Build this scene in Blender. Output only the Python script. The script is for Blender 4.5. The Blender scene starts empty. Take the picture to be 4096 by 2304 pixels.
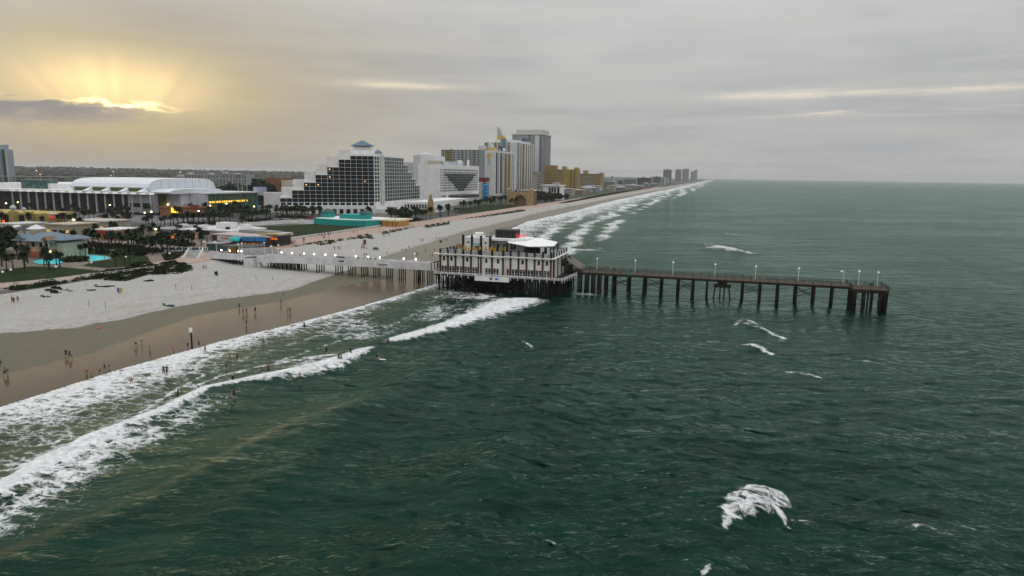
import bpy, math, random
import numpy as np
from mathutils import Vector, Matrix
rnd=random.Random(7); R=math.radians
sc=bpy.context.scene; col=sc.collection
# ---------------------------------------------------------------- camera
cam=bpy.data.objects.new('camera',bpy.data.cameras.new('camera')); col.objects.link(cam)
cam.data.sensor_width=36; cam.data.lens=24.0; cam.data.clip_end=60000; cam.data.clip_start=.5
def _cam():
    th,ph,ro=R(16.7),R(9.4),R(.77)
    F=Vector((-math.sin(th)*math.cos(ph),math.cos(th)*math.cos(ph),-math.sin(ph)))
    R0=Vector((math.cos(th),math.sin(th),0)); U0=R0.cross(F)
    r=R0*math.cos(ro)+U0*math.sin(ro); u=r.cross(F)
    m=Matrix((r,u,-F)).transposed().to_4x4(); m.translation=(0,0,40); cam.matrix_world=m
_cam(); sc.camera=cam
# ---------------------------------------------------------------- sky, sun, exposure
SUN_AZ,SUN_EL=-46.5,5.2
sc.view_settings.view_transform='Standard'; sc.view_settings.look='None'
sc.view_settings.exposure=.06; sc.view_settings.gamma=1.0; sc.view_settings.use_curve_mapping=False
sc.cycles.use_denoising=True; sc.cycles.use_adaptive_sampling=True; sc.cycles.adaptive_threshold=.03; sc.cycles.max_bounces=6; sc.cycles.volume_bounces=0; sc.cycles.diffuse_bounces=3; sc.cycles.glossy_bounces=3
sc.cycles.transparent_max_bounces=8; sc.cycles.sample_clamp_indirect=6.0
class E:
    """tiny node expression: E(tree, socket-or-number)"""
    def __init__(s,t,v): s.t=t; s.v=v
    def op(s,o,*a,clamp=False):
        n=s.t.nodes.new('ShaderNodeMath'); n.operation=o; n.use_clamp=clamp
        for i,x in enumerate((s,)+a):
            x=x.v if isinstance(x,E) else x
            if isinstance(x,(int,float)): n.inputs[i].default_value=x
            else: s.t.links.new(x,n.inputs[i])
        return E(s.t,n.outputs[0])
    def __add__(s,o): return s.op('ADD',o)
    __radd__=__add__
    def __sub__(s,o): return s.op('SUBTRACT',o)
    def __rsub__(s,o): return E(s.t,o).op('SUBTRACT',s)
    def __mul__(s,o): return s.op('MULTIPLY',o)
    __rmul__=__mul__
    def __truediv__(s,o): return s.op('DIVIDE',o)
    def max(s,o): return s.op('MAXIMUM',o)
    def min(s,o): return s.op('MINIMUM',o)
    def exp(s): return s.op('EXPONENT')
    def gauss(s,m,w):
        d=(s-m)/w; return (d*d*-1.0).exp()
    def step(s,a,b):
        n=s.t.nodes.new('ShaderNodeMapRange'); n.interpolation_type='SMOOTHSTEP'
        for k,x in (('Value',s),('From Min',a),('From Max',b)):
            x=x.v if isinstance(x,E) else x
            if isinstance(x,(int,float)): n.inputs[k].default_value=x
            else: s.t.links.new(x,n.inputs[k])
        return E(s.t,n.outputs[0])
def sep(t,v):
    n=t.nodes.new('ShaderNodeSeparateXYZ'); t.links.new(v,n.inputs[0]); return [E(t,o) for o in n.outputs]
def comb(t,*a):
    n=t.nodes.new('ShaderNodeCombineXYZ')
    for i,x in enumerate(a):
        x=x.v if isinstance(x,E) else x
        if isinstance(x,(int,float)): n.inputs[i].default_value=x
        else: t.links.new(x,n.inputs[i])
    return n.outputs[0]
def noise(t,vec,scale,detail=3,rough=.5,dist=0,out='Fac'):
    n=t.nodes.new('ShaderNodeTexNoise'); n.inputs['Scale'].default_value=scale; n.inputs['Detail'].default_value=detail
    n.inputs['Roughness'].default_value=rough; n.inputs['Distortion'].default_value=dist
    if vec is not None: t.links.new(vec,n.inputs['Vector'])
    return E(t,n.outputs[out])
def mixc(t,f,a,b,mode='MIX'):
    n=t.nodes.new('ShaderNodeMix'); n.data_type='RGBA'; n.blend_type=mode; n.clamp_factor=True
    for i,x in ((0,f),(6,a),(7,b)):
        x=x.v if isinstance(x,E) else x
        if isinstance(x,(int,float)): n.inputs[i].default_value=x
        elif isinstance(x,tuple): n.inputs[i].default_value=x+(1,)*(4-len(x))
        else: t.links.new(x,n.inputs[i])
    return n.outputs[2]
def scalec(t,c,f):
    n=t.nodes.new('ShaderNodeVectorMath'); n.operation='SCALE'
    if isinstance(c,tuple): n.inputs[0].default_value=c
    else: t.links.new(c,n.inputs[0])
    if isinstance(f,E): t.links.new(f.v,n.inputs['Scale'])
    else: n.inputs['Scale'].default_value=f
    return n.outputs[0]
def addc(t,a,b):
    n=t.nodes.new('ShaderNodeVectorMath'); n.operation='ADD'; t.links.new(a,n.inputs[0]); t.links.new(b,n.inputs[1]); return n.outputs[0]
def make_world():
    w=bpy.data.worlds.new('World'); sc.world=w; w.use_nodes=True; t=w.node_tree; t.nodes.clear()
    tc=t.nodes.new('ShaderNodeTexCoord'); x,y,z=sep(t,tc.outputs['Generated'])
    zz=z.max(0.0); el=z.op('ARCSINE')*57.2958; az=x.op('ARCTAN2',y)*57.2958
    inv=E(t,1.0)/(zz+.085); plane=comb(t,x*inv,y*inv,0.0)           # cloud deck seen in perspective
    n1=noise(t,plane,.42,6,.52,.6); n2=noise(t,plane,1.5,4,.55)
    streak=comb(t,az*.055,el*.75,3.1); n3=noise(t,streak,1.0,5,.6,.4)
    lump=comb(t,az*.30,el*.85,9.0); n4=noise(t,lump,1.0,5,.6,.3)
    tone=((n1-.5)*.30+(n2-.5)*.16+(n3-.5)*.12+1.0)*(zz.op('POWER',1.5)*2.3+.93)
    base=mixc(t,n1.step(.38,.66),(.425,.432,.450),(.492,.492,.482))
    base=mixc(t,n3.step(.40,.62),base,(.475,.475,.465))
    # warm veil and burst around the hidden sun
    da=az-SUN_AZ
    warm=(da/20.0).gauss(0.0,1.0)*((el-5.0)/8.5).gauss(0.0,1.0)
    base=mixc(t,warm*.9,base,(.385,.325,.205))
    colr=scalec(t,base,tone)
    ray=noise(t,comb(t,da/((el-2.0).max(.6)+1.5)*2.2,0.0,5.0),1.0,2,.5)
    core=(da/5.2).gauss(0.0,1.0)*((el-5.8)/1.9).gauss(0.0,1.0)*(ray*1.7+.1)
    veil=(da/12.0).gauss(0.0,1.0)*((el-6.2)/2.8).gauss(0.0,1.0)
    colr=addc(t,colr,scalec(t,(1.0,.72,.27),core*.62)); colr=addc(t,colr,scalec(t,(.9,.62,.26),veil*.22))
    # dark bank of cloud below it, with a bright torn edge
    edge=el-(n4-.5)*2.6
    bank=((edge-4.35)*-1.0).step(-.22,.25)*(edge-2.7).step(0.0,1.2)*((da+9.0)/13.5).gauss(0.0,1.0).step(.25,.8)*n4.step(.22,.5)
    colr=mixc(t,bank*.95,colr,(.225,.235,.265))
    slit=(edge-4.55).gauss(0.0,.16)*(da-.6).gauss(0.0,2.5)*n4.step(.30,.46)
    colr=addc(t,colr,scalec(t,(1.0,.78,.36),slit*1.5))
    # thin gaps in the deck
    g1=(el-6.9-(n3-.5)*.5).gauss(0.0,.26)*(az+25.5).gauss(0.0,4.6)*n3.step(.30,.50)
    g2=(el-6.1-(n3-.5)*1.7).gauss(0.0,.26)*az.step(-5.0,2.0)*n3.step(.40,.56)
    g3=(el-4.85-(n3-.5)*1.2).gauss(0.0,.22)*az.step(-3.0,4.0)*n3.step(.36,.54)
    colr=addc(t,colr,scalec(t,(.50,.39,.20),(g1*.8+g2*.62+g3*.6)*(n4*1.6-.1).max(0.0)))
    sky=t.nodes.new('ShaderNodeTexSky'); sky.sky_type='NISHITA'; sky.sun_disc=False
    sky.sun_elevation=R(SUN_EL); sky.sun_rotation=R(SUN_AZ); sky.air_density=1.0; sky.dust_density=2.0
    clear=scalec(t,sky.outputs[0],.08)                              # blue air behind the deck, mostly covered
    out=mixc(t,.985,clear,colr)
    bg=t.nodes.new('ShaderNodeBackground'); t.links.new(out,bg.inputs[0]); bg.inputs[1].default_value=1.0
    o=t.nodes.new('ShaderNodeOutputWorld'); t.links.new(bg.outputs[0],o.inputs[0])
    w.cycles.sampling_method='MANUAL'; w.cycles.sample_map_resolution=1024
make_world()
sun=bpy.data.objects.new('sun',bpy.data.lights.new('sun','SUN')); col.objects.link(sun)
sun.data.energy=.08; sun.data.angle=R(40); sun.data.color=(1,.74,.46)
_d=Vector((math.sin(R(SUN_AZ))*math.cos(R(SUN_EL)),math.cos(R(SUN_AZ))*math.cos(R(SUN_EL)),math.sin(R(SUN_EL))))
sun.rotation_euler=_d.to_track_quat('Z','Y').to_euler()
# ---------------------------------------------------------------- builders
class MB:
    def __init__(s): s.v=[]; s.f=[]; s.m=[]
    def add(s,vs,fs,m=0):
        b=len(s.v); s.v+=[tuple(p) for p in vs]; s.f+=[tuple(i+b for i in f) for f in fs]; s.m+=[m]*len(fs); return s
    def box(s,x0,x1,y0,y1,z0,z1,m=0):
        return s.add([(x0,y0,z0),(x1,y0,z0),(x1,y1,z0),(x0,y1,z0),(x0,y0,z1),(x1,y0,z1),(x1,y1,z1),(x0,y1,z1)],
          [(0,3,2,1),(4,5,6,7),(0,1,5,4),(1,2,6,5),(2,3,7,6),(3,0,4,7)],m)
    def prism(s,poly,z0,z1,m=0):
        n=len(poly); a=sum(poly[i][0]*poly[(i+1)%n][1]-poly[(i+1)%n][0]*poly[i][1] for i in range(n))
        if a<0: poly=poly[::-1]
        return s.add([(x,y,z0) for x,y in poly]+[(x,y,z1) for x,y in poly],
          [tuple(range(n))[::-1],tuple(range(n,2*n))]+[(i,(i+1)%n,n+(i+1)%n,n+i) for i in range(n)],m)
    def tube(s,p0,p1,r0,r1=None,n=8,m=0):
        r1=r0 if r1 is None else r1; p0=Vector(p0); p1=Vector(p1); d=(p1-p0).normalized()
        a=d.orthogonal().normalized(); b=d.cross(a); vs=[]
        for p,r in ((p0,r0),(p1,r1)):
            vs+=[p+(a*math.cos(2*math.pi*i/n)+b*math.sin(2*math.pi*i/n))*r for i in range(n)]
        return s.add(vs,[(i,(i+1)%n,n+(i+1)%n,n+i) for i in range(n)]+[tuple(range(n))[::-1],tuple(range(n,2*n))],m)
    def bar(s,p0,p1,w,h,m=0):
        p0=Vector(p0); p1=Vector(p1); d=(p1-p0).normalized(); u=Vector((0,0,1))
        a=d.cross(u); a=a.normalized() if a.length>1e-3 else Vector((1,0,0)); b=a.cross(d)
        vs=[p+a*(i*w/2)+b*(j*h/2) for p in (p0,p1) for i,j in ((-1,-1),(1,-1),(1,1),(-1,1))]
        return s.add(vs,[(3,2,1,0),(4,5,6,7),(0,1,5,4),(1,2,6,5),(2,3,7,6),(3,0,4,7)],m)
    def lathe(s,prof,n=12,c=(0,0,0),m=0,sx=1,sy=1):
        vs=[];fs=[];k=len(prof)
        for r,z in prof: vs+=[(c[0]+r*sx*math.cos(2*math.pi*i/n),c[1]+r*sy*math.sin(2*math.pi*i/n),c[2]+z) for i in range(n)]
        for j in range(k-1): fs+=[(j*n+i,j*n+(i+1)%n,(j+1)*n+(i+1)%n,(j+1)*n+i) for i in range(n)]
        fs+=[tuple(range(n))[::-1],tuple(range((k-1)*n,k*n))]
        return s.add(vs,fs,m)
    def hip(s,x0,x1,y0,y1,z0,z1,inset=None,m=0,thick=.12):
        w,d=x1-x0,y1-y0; i=min(w,d)/2*.999 if inset is None else inset
        a=[(x0,y0,z0-thick),(x1,y0,z0-thick),(x1,y1,z0-thick),(x0,y1,z0-thick),(x0,y0,z0),(x1,y0,z0),(x1,y1,z0),(x0,y1,z0),
           (x0+i,y0+i,z1),(x1-i,y0+i,z1),(x1-i,y1-i,z1),(x0+i,y1-i,z1)]
        return s.add(a,[(3,2,1,0),(0,1,5,4),(1,2,6,5),(2,3,7,6),(3,0,4,7),(4,5,9,8),(5,6,10,9),(6,7,11,10),(7,4,8,11),(8,9,10,11)],m)
    def mesh(s,name,mats,smooth=False):
        me=bpy.data.meshes.new(name); me.from_pydata(s.v,[],s.f)
        for m in (mats if isinstance(mats,(list,tuple)) else [mats]): me.materials.append(m)
        if isinstance(mats,(list,tuple)) and len(mats)>1: me.polygons.foreach_set('material_index',s.m)
        if smooth: me.polygons.foreach_set('use_smooth',[True]*len(me.polygons))
        me.update(); return me
    def build(s,name,mats,parent=None,loc=None,smooth=False):
        return link(name,s.mesh(name,mats,smooth),parent,loc)
def link(name,me,parent=None,loc=None,rz=0,scale=None):
    o=bpy.data.objects.new(name,me); col.objects.link(o)
    if loc is not None: o.location=loc
    if rz: o.rotation_euler=(0,0,rz)
    if scale is not None: o.scale=scale
    if parent is not None: o.parent=parent; o.matrix_parent_inverse=wm(parent).inverted()   # coordinates stay world coordinates
    return o
def wm(o):
    return o.matrix_basis.copy() if o.parent is None else wm(o.parent)@o.matrix_parent_inverse@o.matrix_basis
def tag(o,label=None,cat=None,group=None,kind=None):
    for k,v in (('label',label),('category',cat),('group',group),('kind',kind)):
        if v: o[k]=v
    return o
def thing(name,label,cat,loc=(0,0,0),rz=0,group=None):
    return tag(link(name,None,None,loc,rz),label,cat,group)
def copy_tree(o,parent=None):
    c=o.copy(); col.objects.link(c); c.parent=parent
    for ch in o.children: copy_tree(ch,c)
    return c
_ub={}
def cube(name,parent,x0,x1,y0,y1,z0,z1,mat,rz=0):
    """an axis-aligned block that shares one unit mesh per material"""
    k=mat.name
    if k not in _ub: _ub[k]=MB().box(-.5,.5,-.5,.5,-.5,.5).mesh('block',mat)
    return link(name,_ub[k],parent,((x0+x1)/2,(y0+y1)/2,(z0+z1)/2),rz,(abs(x1-x0),abs(y1-y0),abs(z1-z0)))
class Wall:
    """local frame of an upright wall running a->b (outside on the right hand side)"""
    def __init__(s,a,b):
        s.a=Vector((a[0],a[1],0)); d=Vector((b[0]-a[0],b[1]-a[1],0)); s.L=d.length; s.d=d.normalized(); s.n=Vector((s.d.y,-s.d.x,0)); s.rz=math.atan2(s.d.y,s.d.x)
    def p(s,u,o=0,z=0): q=s.a+s.d*u+s.n*o; return (q.x,q.y,z)
    def block(s,name,parent,u0,u1,z0,z1,o0,o1,mat):
        q=s.p((u0+u1)/2,(o0+o1)/2,(z0+z1)/2); k=mat.name
        if k not in _ub: _ub[k]=MB().box(-.5,.5,-.5,.5,-.5,.5).mesh('block',mat)
        return link(name,_ub[k],parent,q,s.rz,(u1-u0,o1-o0,z1-z0))
    def add(s,mb,u0,u1,z0,z1,o0,o1,m=0):
        vs=[s.p(u,o,z) for z in (z0,z1) for u,o in ((u0,o1),(u1,o1),(u1,o0),(u0,o0))]
        return mb.add(vs,[(3,2,1,0),(4,5,6,7),(0,1,5,4),(1,2,6,5),(2,3,7,6),(3,0,4,7)],m)
ORD='leftmost second third fourth fifth sixth seventh eighth ninth tenth eleventh twelfth thirteenth fourteenth fifteenth sixteenth seventeenth eighteenth nineteenth twentieth'.split()
def ordinal(i):
    if i<20: return ORD[i]+('' if i==0 else ' from the left')
    t={2:'twenty',3:'thirty',4:'forty',5:'fifty'}[(i+1)//10]; u=(i+1)%10
    return ((t[:-1]+'ieth') if u==0 else t+'-'+('first '+' '.join(ORD[1:9])).split()[u-1])+' from the left'
def label_row(objs,base,where,group):
    """labels that single each out: counted from the left as the camera sees them"""
    inv=cam.matrix_world.inverted()
    def sx(o): v=inv@o.location; return v.x/-v.z
    for i,o in enumerate(sorted(objs,key=sx)): o['label']='%s, %s %s'%(base,ordinal(i),where); o['group']=group
# ---------------------------------------------------------------- materials
_mats={}
def mat(name,c,rough=.7,spec=.4,metal=0.,var=.12,scale=.6,emit=None,estr=0,bump=0.,bscale=8.,objvar=0.):
    if name in _mats: return _mats[name]
    m=bpy.data.materials.new(name); m.use_nodes=True; t=m.node_tree; b=t.nodes['Principled BSDF']
    b.inputs['Roughness'].default_value=rough; b.inputs['Specular IOR Level'].default_value=spec; b.inputs['Metallic'].default_value=metal
    g=t.nodes.new('ShaderNodeNewGeometry'); n=noise(t,g.outputs['Position'],scale,5,.6)
    dark=tuple(v*(1-var*1.6) for v in c); lite=tuple(min(1,v*(1+var)) for v in c)
    cc=mixc(t,n.step(.3,.7),dark,lite)
    if objvar:
        oi=t.nodes.new('ShaderNodeObjectInfo'); cc=scalec(t,cc,E(t,oi.outputs['Random'])*objvar+(1-objvar*.4))
    t.links.new(cc,b.inputs['Base Color'])
    if bump:
        bn=t.nodes.new('ShaderNodeBump'); bn.inputs['Strength'].default_value=bump; t.links.new(noise(t,g.outputs['Position'],bscale,4,.6).v,bn.inputs['Height']); t.links.new(bn.outputs[0],b.inputs['Normal'])
    if emit: b.inputs['Emission Color'].default_value=emit+(1,); b.inputs['Emission Strength'].default_value=estr
    _mats[name]=m; return m
def newmat(name):
    m=bpy.data.materials.new(name); m.use_nodes=True; _mats[name]=m; return m,m.node_tree,m.node_tree.nodes['Principled BSDF']

def textmesh(txt,size,depth=.03,name='lettering'):
    cu=bpy.data.curves.new(name,'FONT'); cu.body=txt; cu.size=size; cu.extrude=depth; cu.align_x='CENTER'; cu.align_y='CENTER'; cu.offset=size*.012
    o=bpy.data.objects.new('tmp',cu); col.objects.link(o); dg=bpy.context.evaluated_depsgraph_get(); me=bpy.data.meshes.new_from_object(o.evaluated_get(dg)); bpy.data.objects.remove(o); me.name=name; return me
def lettering(txt,size,mat_,parent,loc,rz=0,tilt=90):
    me=textmesh(txt,size); me.materials.clear(); me.materials.append(mat_)
    o=bpy.data.objects.new('lettering',me); col.objects.link(o); o.location=loc; o.rotation_euler=(R(tilt),0,rz); o.parent=parent; o.matrix_parent_inverse=wm(parent).inverted(); return o
# shared palette
wood=mat('dark_wood',(.026,.017,.012),.85,.25,var=.35,scale=1.5,bump=.4,bscale=6)
woodd=mat('weathered_planks',(.085,.065,.05),.85,.25,var=.3,scale=2.2,bump=.4,bscale=7)
pilem=mat('tarred_pile',(.009,.007,.006),.85,.2,var=.4,scale=1.2)
barn=mat('barnacle_crust',(.10,.085,.03),.9,.2,var=.5,scale=3)
white=mat('white_paint',(.74,.74,.74),.65,.35,var=.07,scale=.35)
offw=mat('aged_white_stucco',(.68,.68,.655),.8,.3,var=.10,scale=.5)
greyw=mat('grey_concrete',(.42,.42,.42),.85,.25,var=.14,scale=.4)
conc=mat('pale_concrete',(.60,.60,.61),.85,.25,var=.10,scale=.35)
glass=mat('dark_window_glass',(.010,.016,.018),.08,.6,var=.3,scale=.2,objvar=.8)
black=mat('black_metal',(.012,.012,.013),.5,.4)
steel=mat('grey_steel',(.30,.31,.32),.45,.5,var=.1)
lampw=mat('white_enamel',(.82,.82,.82),.4,.5,var=.03)
globe=mat('lit_globe',(.9,.88,.82),.5,.3,emit=(1,.93,.80),estr=7); globe.cycles.emission_sampling='NONE'
bulb=mat('lit_bulb',(1,.8,.5),.5,.3,emit=(1,.66,.28),estr=9); bulb.cycles.emission_sampling='NONE'
SHY=[-400,45,81,105,132,151,174,200,228,300,400,480,576,667,807,1070,1314,2052,3073,8045,22000]
SHX=[-118,-115,-114,-114,-111,-107,-103,-100,-98,-118,-136,-148,-160,-160,-161,-170,-171,-168,-168,-186,-250]
def xs(y): return np.interp(y,SHY,SHX)
def ground(x,y):
    X=xs(y); s=X-np.asarray(x,float); w=np.maximum(X+190.,8.); t=s/w
    z=np.interp(t,[-1.5,-.3,0,.45,1.0],[-3.5,-.9,0,1.0,2.5])
    return np.where(np.asarray(x)<-190,np.interp(np.asarray(x,float),[-197.,-190.],[3.9,2.5]),z)
# ================================================================ the setting: sea, beach, land
def sea_mesh():
    ang=np.concatenate([np.arange(-180,-76,6.),np.arange(-76,30,.125),np.arange(30,180,6.)]); na=len(ang)
    r=[2.,20.,40.]
    while r[-1]<21500: r.append(r[-1]+min(max(.27,r[-1]**2*2.9e-5),.032*r[-1]))
    r=np.array(r); a=np.radians(ang)
    X=(r[:,None]*np.sin(a)[None,:]).ravel(); Y=(r[:,None]*np.cos(a)[None,:]).ravel()
    rr=np.repeat(r,na); dr=np.repeat(np.gradient(r),na)
    S=X-xs(Y)                                             # metres seaward of the water's edge
    rg=np.random.default_rng(5)
    Z=np.zeros_like(X); DX=np.zeros_like(X); DY=np.zeros_like(X)
    n=84; lam=np.exp(rg.uniform(math.log(1.3),math.log(11),n)); lam[:6]=[14,17,20,23,12,15]
    th=np.radians(262+rg.normal(0,27,n)); ph=rg.uniform(0,6.28,n)
    calm=np.clip((S-2)/45,0,1)**.7
    patch=1-.45*np.clip((-X-22)/30,0,1)*np.clip((135-Y)/35,0,1); patch=patch*(.72+.40*np.sin(X*.021+1.3+np.sin(Y*.013))*np.sin(Y*.017+.6*np.sin(X*.011)))
    for L,t,p in zip(lam,th,ph):
        k=2*math.pi/L; A=(.0265*L**.76)*(1.3 if 2.6<L<8 else 1.0) if L<11.5 else .09
        att=np.clip((L/(dr*2.2)-1)/1.2,0,1)*calm*patch
        if not att.any(): continue
        f=k*(X*math.cos(t)+Y*math.sin(t))+p; s=np.sin(f)*.55+(1.27-2.0*np.abs(np.sin(f*.5+.785)))*.55; Z+=A*att*s; c=A*.6*att*np.cos(f)
        DX+=c*math.cos(t); DY+=c*math.sin(t)
    # long swell rolling in to the beach
    sw=.70*np.clip((S-18)/30,0,1)*np.clip(1-dr/9,0,1)
    f=2*math.pi/27.*(X+3.5*np.sin(Y/41.)+2*np.sin(Y/17.+1))+1.1
    Z+=sw*(np.exp(np.sin(f)*1.1)/1.6-.75)*(.6+.4*np.sin(Y*.031+X*.02))
    def fbm(x,y,s,seed):
        g=np.random.default_rng(seed); o=np.zeros_like(x); am=1.
        for i in range(5):
            for j in range(3):
                q=g.uniform(0,6.28); o+=am*np.sin((x*math.cos(q)+y*math.sin(q))*s+g.uniform(0,6.28)+1.7*np.sin((x*math.sin(q)-y*math.cos(q))*s*.7+g.uniform(0,6.28)))
            s*=1.9; am*=.6
        return o/3.2
    nz=fbm(X,Y,.16,3); nl=fbm(X,Y,.045,8)
    foam=np.zeros_like(X); turb=np.exp(-np.clip(S,0,None)/17)
    # swash: lacy sheet just off the sand, wide near the camera, thin by the pier
    wid=np.interp(Y,[40,80,110,135,160,190,230,300,420,600,1000,3000,21000],[20,20,19,12,6,4,6,16,26,40,55,60,90])
    foam=np.maximum(foam,np.clip(.92-.45*S/wid+.12*nz,0,1)*np.clip((wid*1.25-S)/4,0,1)*np.interp(Y,[100,150,230,320],[1.,.95,.9,1.]))
    foam=np.maximum(foam,(.62+.16*nz)*np.clip(1-S/(wid*2.1),0,1)**.5*(S>0))
    lines=np.clip(np.sin(S*2*math.pi/8.5+1.8*nl+Y*.06)-.25,0,1)*np.clip((S-1)/4,0,1)*np.clip((32-S)/8,0,1)*np.clip((215-Y)/40,0,1)
    foam=np.maximum(foam,lines*(.78+.18*nz))
    # surf belt north of the pier
    out=np.interp(Y,[300,357,401,531,677,845,1094,1542,3200,21000],[46,68,74,88,80,76,84,98,100,100])*1.0
    belt=np.clip((Y-255)/50,0,1)*np.clip((out+9*nl-S)/10,0,1)
    crest=np.sin(S*2*math.pi/np.interp(Y,[300,700,2000],[19,26,40])+Y*.011+1.5*nl)
    foam=np.maximum(foam,belt*np.clip(.50+.30*crest+.28*nz,0,.84)); turb=np.maximum(turb,belt*.35)
    # the breaker: crest line, white roller with a ragged lace in its lee
    yb=[40,58,67,75,82,91,99,102,107,115,124,137]; xb=[-81,-83.5,-86.5,-87.5,-87.5,-87.5,-88.5,-87.5,-84,-79,-76,-74]
    wo=[6,6,7,6.5,5.5,4,3,2.6,5.5,5.5,5,1.2]; wi=[5,5.5,4,3.2,2.8,3,4.5,7,7,5,4,1]
    B=X-np.interp(Y,yb,xb)+.55*nz; on=np.clip((141-Y)/7,0,1)*np.clip((B+14)/6,0,1)
    WO=np.interp(Y,yb,wo); WI=np.interp(Y,yb,wi)
    roll=np.where(B>0,np.clip(1.12-B/WO+.22*nz,0,1),np.clip(1.05+B/WI+.2*nz,0,1))*on*(Y<142)
    foam=np.maximum(foam,roll); Z+=.95*np.where(B>0,np.exp(-(B/3.4)**2),np.exp(-(B/2.0)**2))*on*(Y<142)
    lee=np.clip(1-np.abs(B-6)/11,0,1)*np.clip((118-Y)/25,0,1)*(B>-1); foam=np.maximum(foam,lee*(.67+.24*nz))
    back=np.clip(1+B/26,0,1)*(B<0)*np.clip((150-Y)/30,0,1)*(S>0); foam=np.maximum(foam,back*(.67+.22*nz)); turb=np.maximum(turb,back*.75)
    # unbroken swell outside it with churned sand along its crest
    ys=[40,54,59,68,79,88,97,110]; xc=[-69,-66.5,-65,-63.5,-63.5,-62.5,-58.5,-54]
    W=X-np.interp(Y,ys,xc)-.8*nl; ov=np.clip((112-Y)/15,0,1)
    Z+=1.1*np.where(W>0,np.exp(-(W/5.0)**2),np.exp(-(W/7.5)**2))*ov
    turb=np.maximum(turb,ov*np.clip(1-np.abs(W+1.2)/2.2,0,1)*(.85+.25*nz)); turb=np.maximum(turb,np.where(W<0,np.clip(1+W/24,0,1)*.30,0)*ov)
    # wave breaking under the seaward front of the pier house
    py=[140,146,157,170,183,196,207,214]; pxx=[-75,-73,-69.5,-66,-63.5,-62,-60,-56]
    P=X-np.interp(Y,py,pxx)+.5*nz; pon=np.clip((Y-139)/8,0,1)*np.clip((216-Y)/6,0,1)
    hw=np.interp(Y,py,[1,2.5,3.6,5,7,9.5,10.5,5])
    foam=np.maximum(foam,np.clip(1.35-np.abs(P)/hw,0,1)*pon); Z+=.8*np.exp(-(P/hw*1.2)**2)*pon
    foam=np.maximum(foam,(.44+.25*nz)*np.clip(1-np.abs(P+10)/15,0,1)*pon)
    foam=np.maximum(foam,(.47+.26*nz)*np.clip((Y-120)/30,0,1)*np.clip((240-Y)/25,0,1)*np.clip((40-S)/12,0,1)*(S>0))
    # white caps: (x, y, half length, half width, heading)
    for cx,cy,L,w,h in CAPS:
        u=(X-cx)*math.cos(h)+(Y-cy)*math.sin(h); v=-(X-cx)*math.sin(h)+(Y-cy)*math.cos(h)
        v=v-.05*u*u/L
        q=(u/L)**2+(v/w)**2
        foam=np.maximum(foam,np.clip(1.05-q*.7+.5*nz,0,.70)*(q<2.2)); Z+=.55*min(1,w/2)*np.exp(-q*.8)*(q<9)
        tail=((u-L*.9)/(L*1.1))**2+((v+w*.7)/(w*.8))**2; foam=np.maximum(foam,np.clip(1-tail,0,1)*.6)
    for line in STREAKS:
        for (ax,ay,aw),(bx,by,bw) in zip(line,line[1:]):
            L2=(bx-ax)**2+(by-ay)**2; h=np.clip(((X-ax)*(bx-ax)+(Y-ay)*(by-ay))/L2,0,1); d=np.hypot(X-ax-h*(bx-ax),Y-ay-h*(by-ay))
            w=aw+(bw-aw)*h; near=d<w*4; foam=np.where(near,np.maximum(foam,np.clip(1.12-d/w*.66+.45*nz,0,.76)),foam); Z=np.where(near,Z+.14*w*np.exp(-(d/w/1.5)**2),Z)
    for cx,cy,rx,ry,h in ((6.6,85.2,5.2,2.6,1.0),(10,193,6,3,.6),(10.5,167,4.5,2.2,.5)):
        u=(X-cx)*.82+(Y-cy)*.57; v=-(X-cx)*.57+(Y-cy)*.82; Z+=h*np.exp(-(u/rx)**2-np.where(v>0,(v/(ry*2.2))**2,(v/ry)**2))
    # trampled water around the outer piles
    foam=np.maximum(foam,.62*np.clip(1-((X+42)/7)**2-((Y-229)/5)**2,0,1))
    far=np.clip((Y-300)/900,0,1); foam=np.maximum(foam,.34*np.clip(nl+nz*.6-1.05,0,1)*(1-far*.5)*(S>70))
    foam=np.where(S<-.8,0,foam)
    V=np.stack([X-DX,Y-DY,Z*np.clip(S/5,.0,1)+.02],1)
    nr=len(r); i=np.arange(nr-1)[:,None]*na+np.arange(na-1)[None,:]; q=np.stack([i,i+na,i+na+1,i+1],-1).reshape(-1,4)
    ring=np.arange(nr-1)*na; q=np.concatenate([q,np.stack([ring+na-1,ring+2*na-1,ring+na,ring],-1)])
    keep=(S[q]>-12).any(1); q=q[keep][:,::-1]
    me=bpy.data.meshes.new('sea'); me.vertices.add(len(V)); me.vertices.foreach_set('co',V.astype(np.float32).ravel())
    me.loops.add(q.size); me.loops.foreach_set('vertex_index',q.astype(np.int32).ravel()); me.polygons.add(len(q))
    me.polygons.foreach_set('loop_start',np.arange(len(q),dtype=np.int32)*4); me.polygons.foreach_set('use_smooth',np.ones(len(q),bool))
    me.update(calc_edges=True); me.validate()
    for nme,arr in (('foam',foam),('turb',np.clip(turb,0,1))):
        at=me.attributes.new(nme,'FLOAT','POINT'); at.data.foreach_set('value',arr.astype(np.float32))
    return me
CAPS=[(18.5,148,2.8,.7,-.2),(-42,153.5,3.0,.45,-.9),(2,404,11,5,-.55),(12,392,9,3,-.3),
 (.8,66.5,1.2,.35,1.2),(-26,74,.9,.3,-.8),(25,84,1.7,.5,-.3),(34,163,2.2,.5,-.2),(8,513,7,3,.1),(-70,366,9,5,.4),(-64,380,5,2,.2),(-5,430,4,2,.2)]
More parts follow.
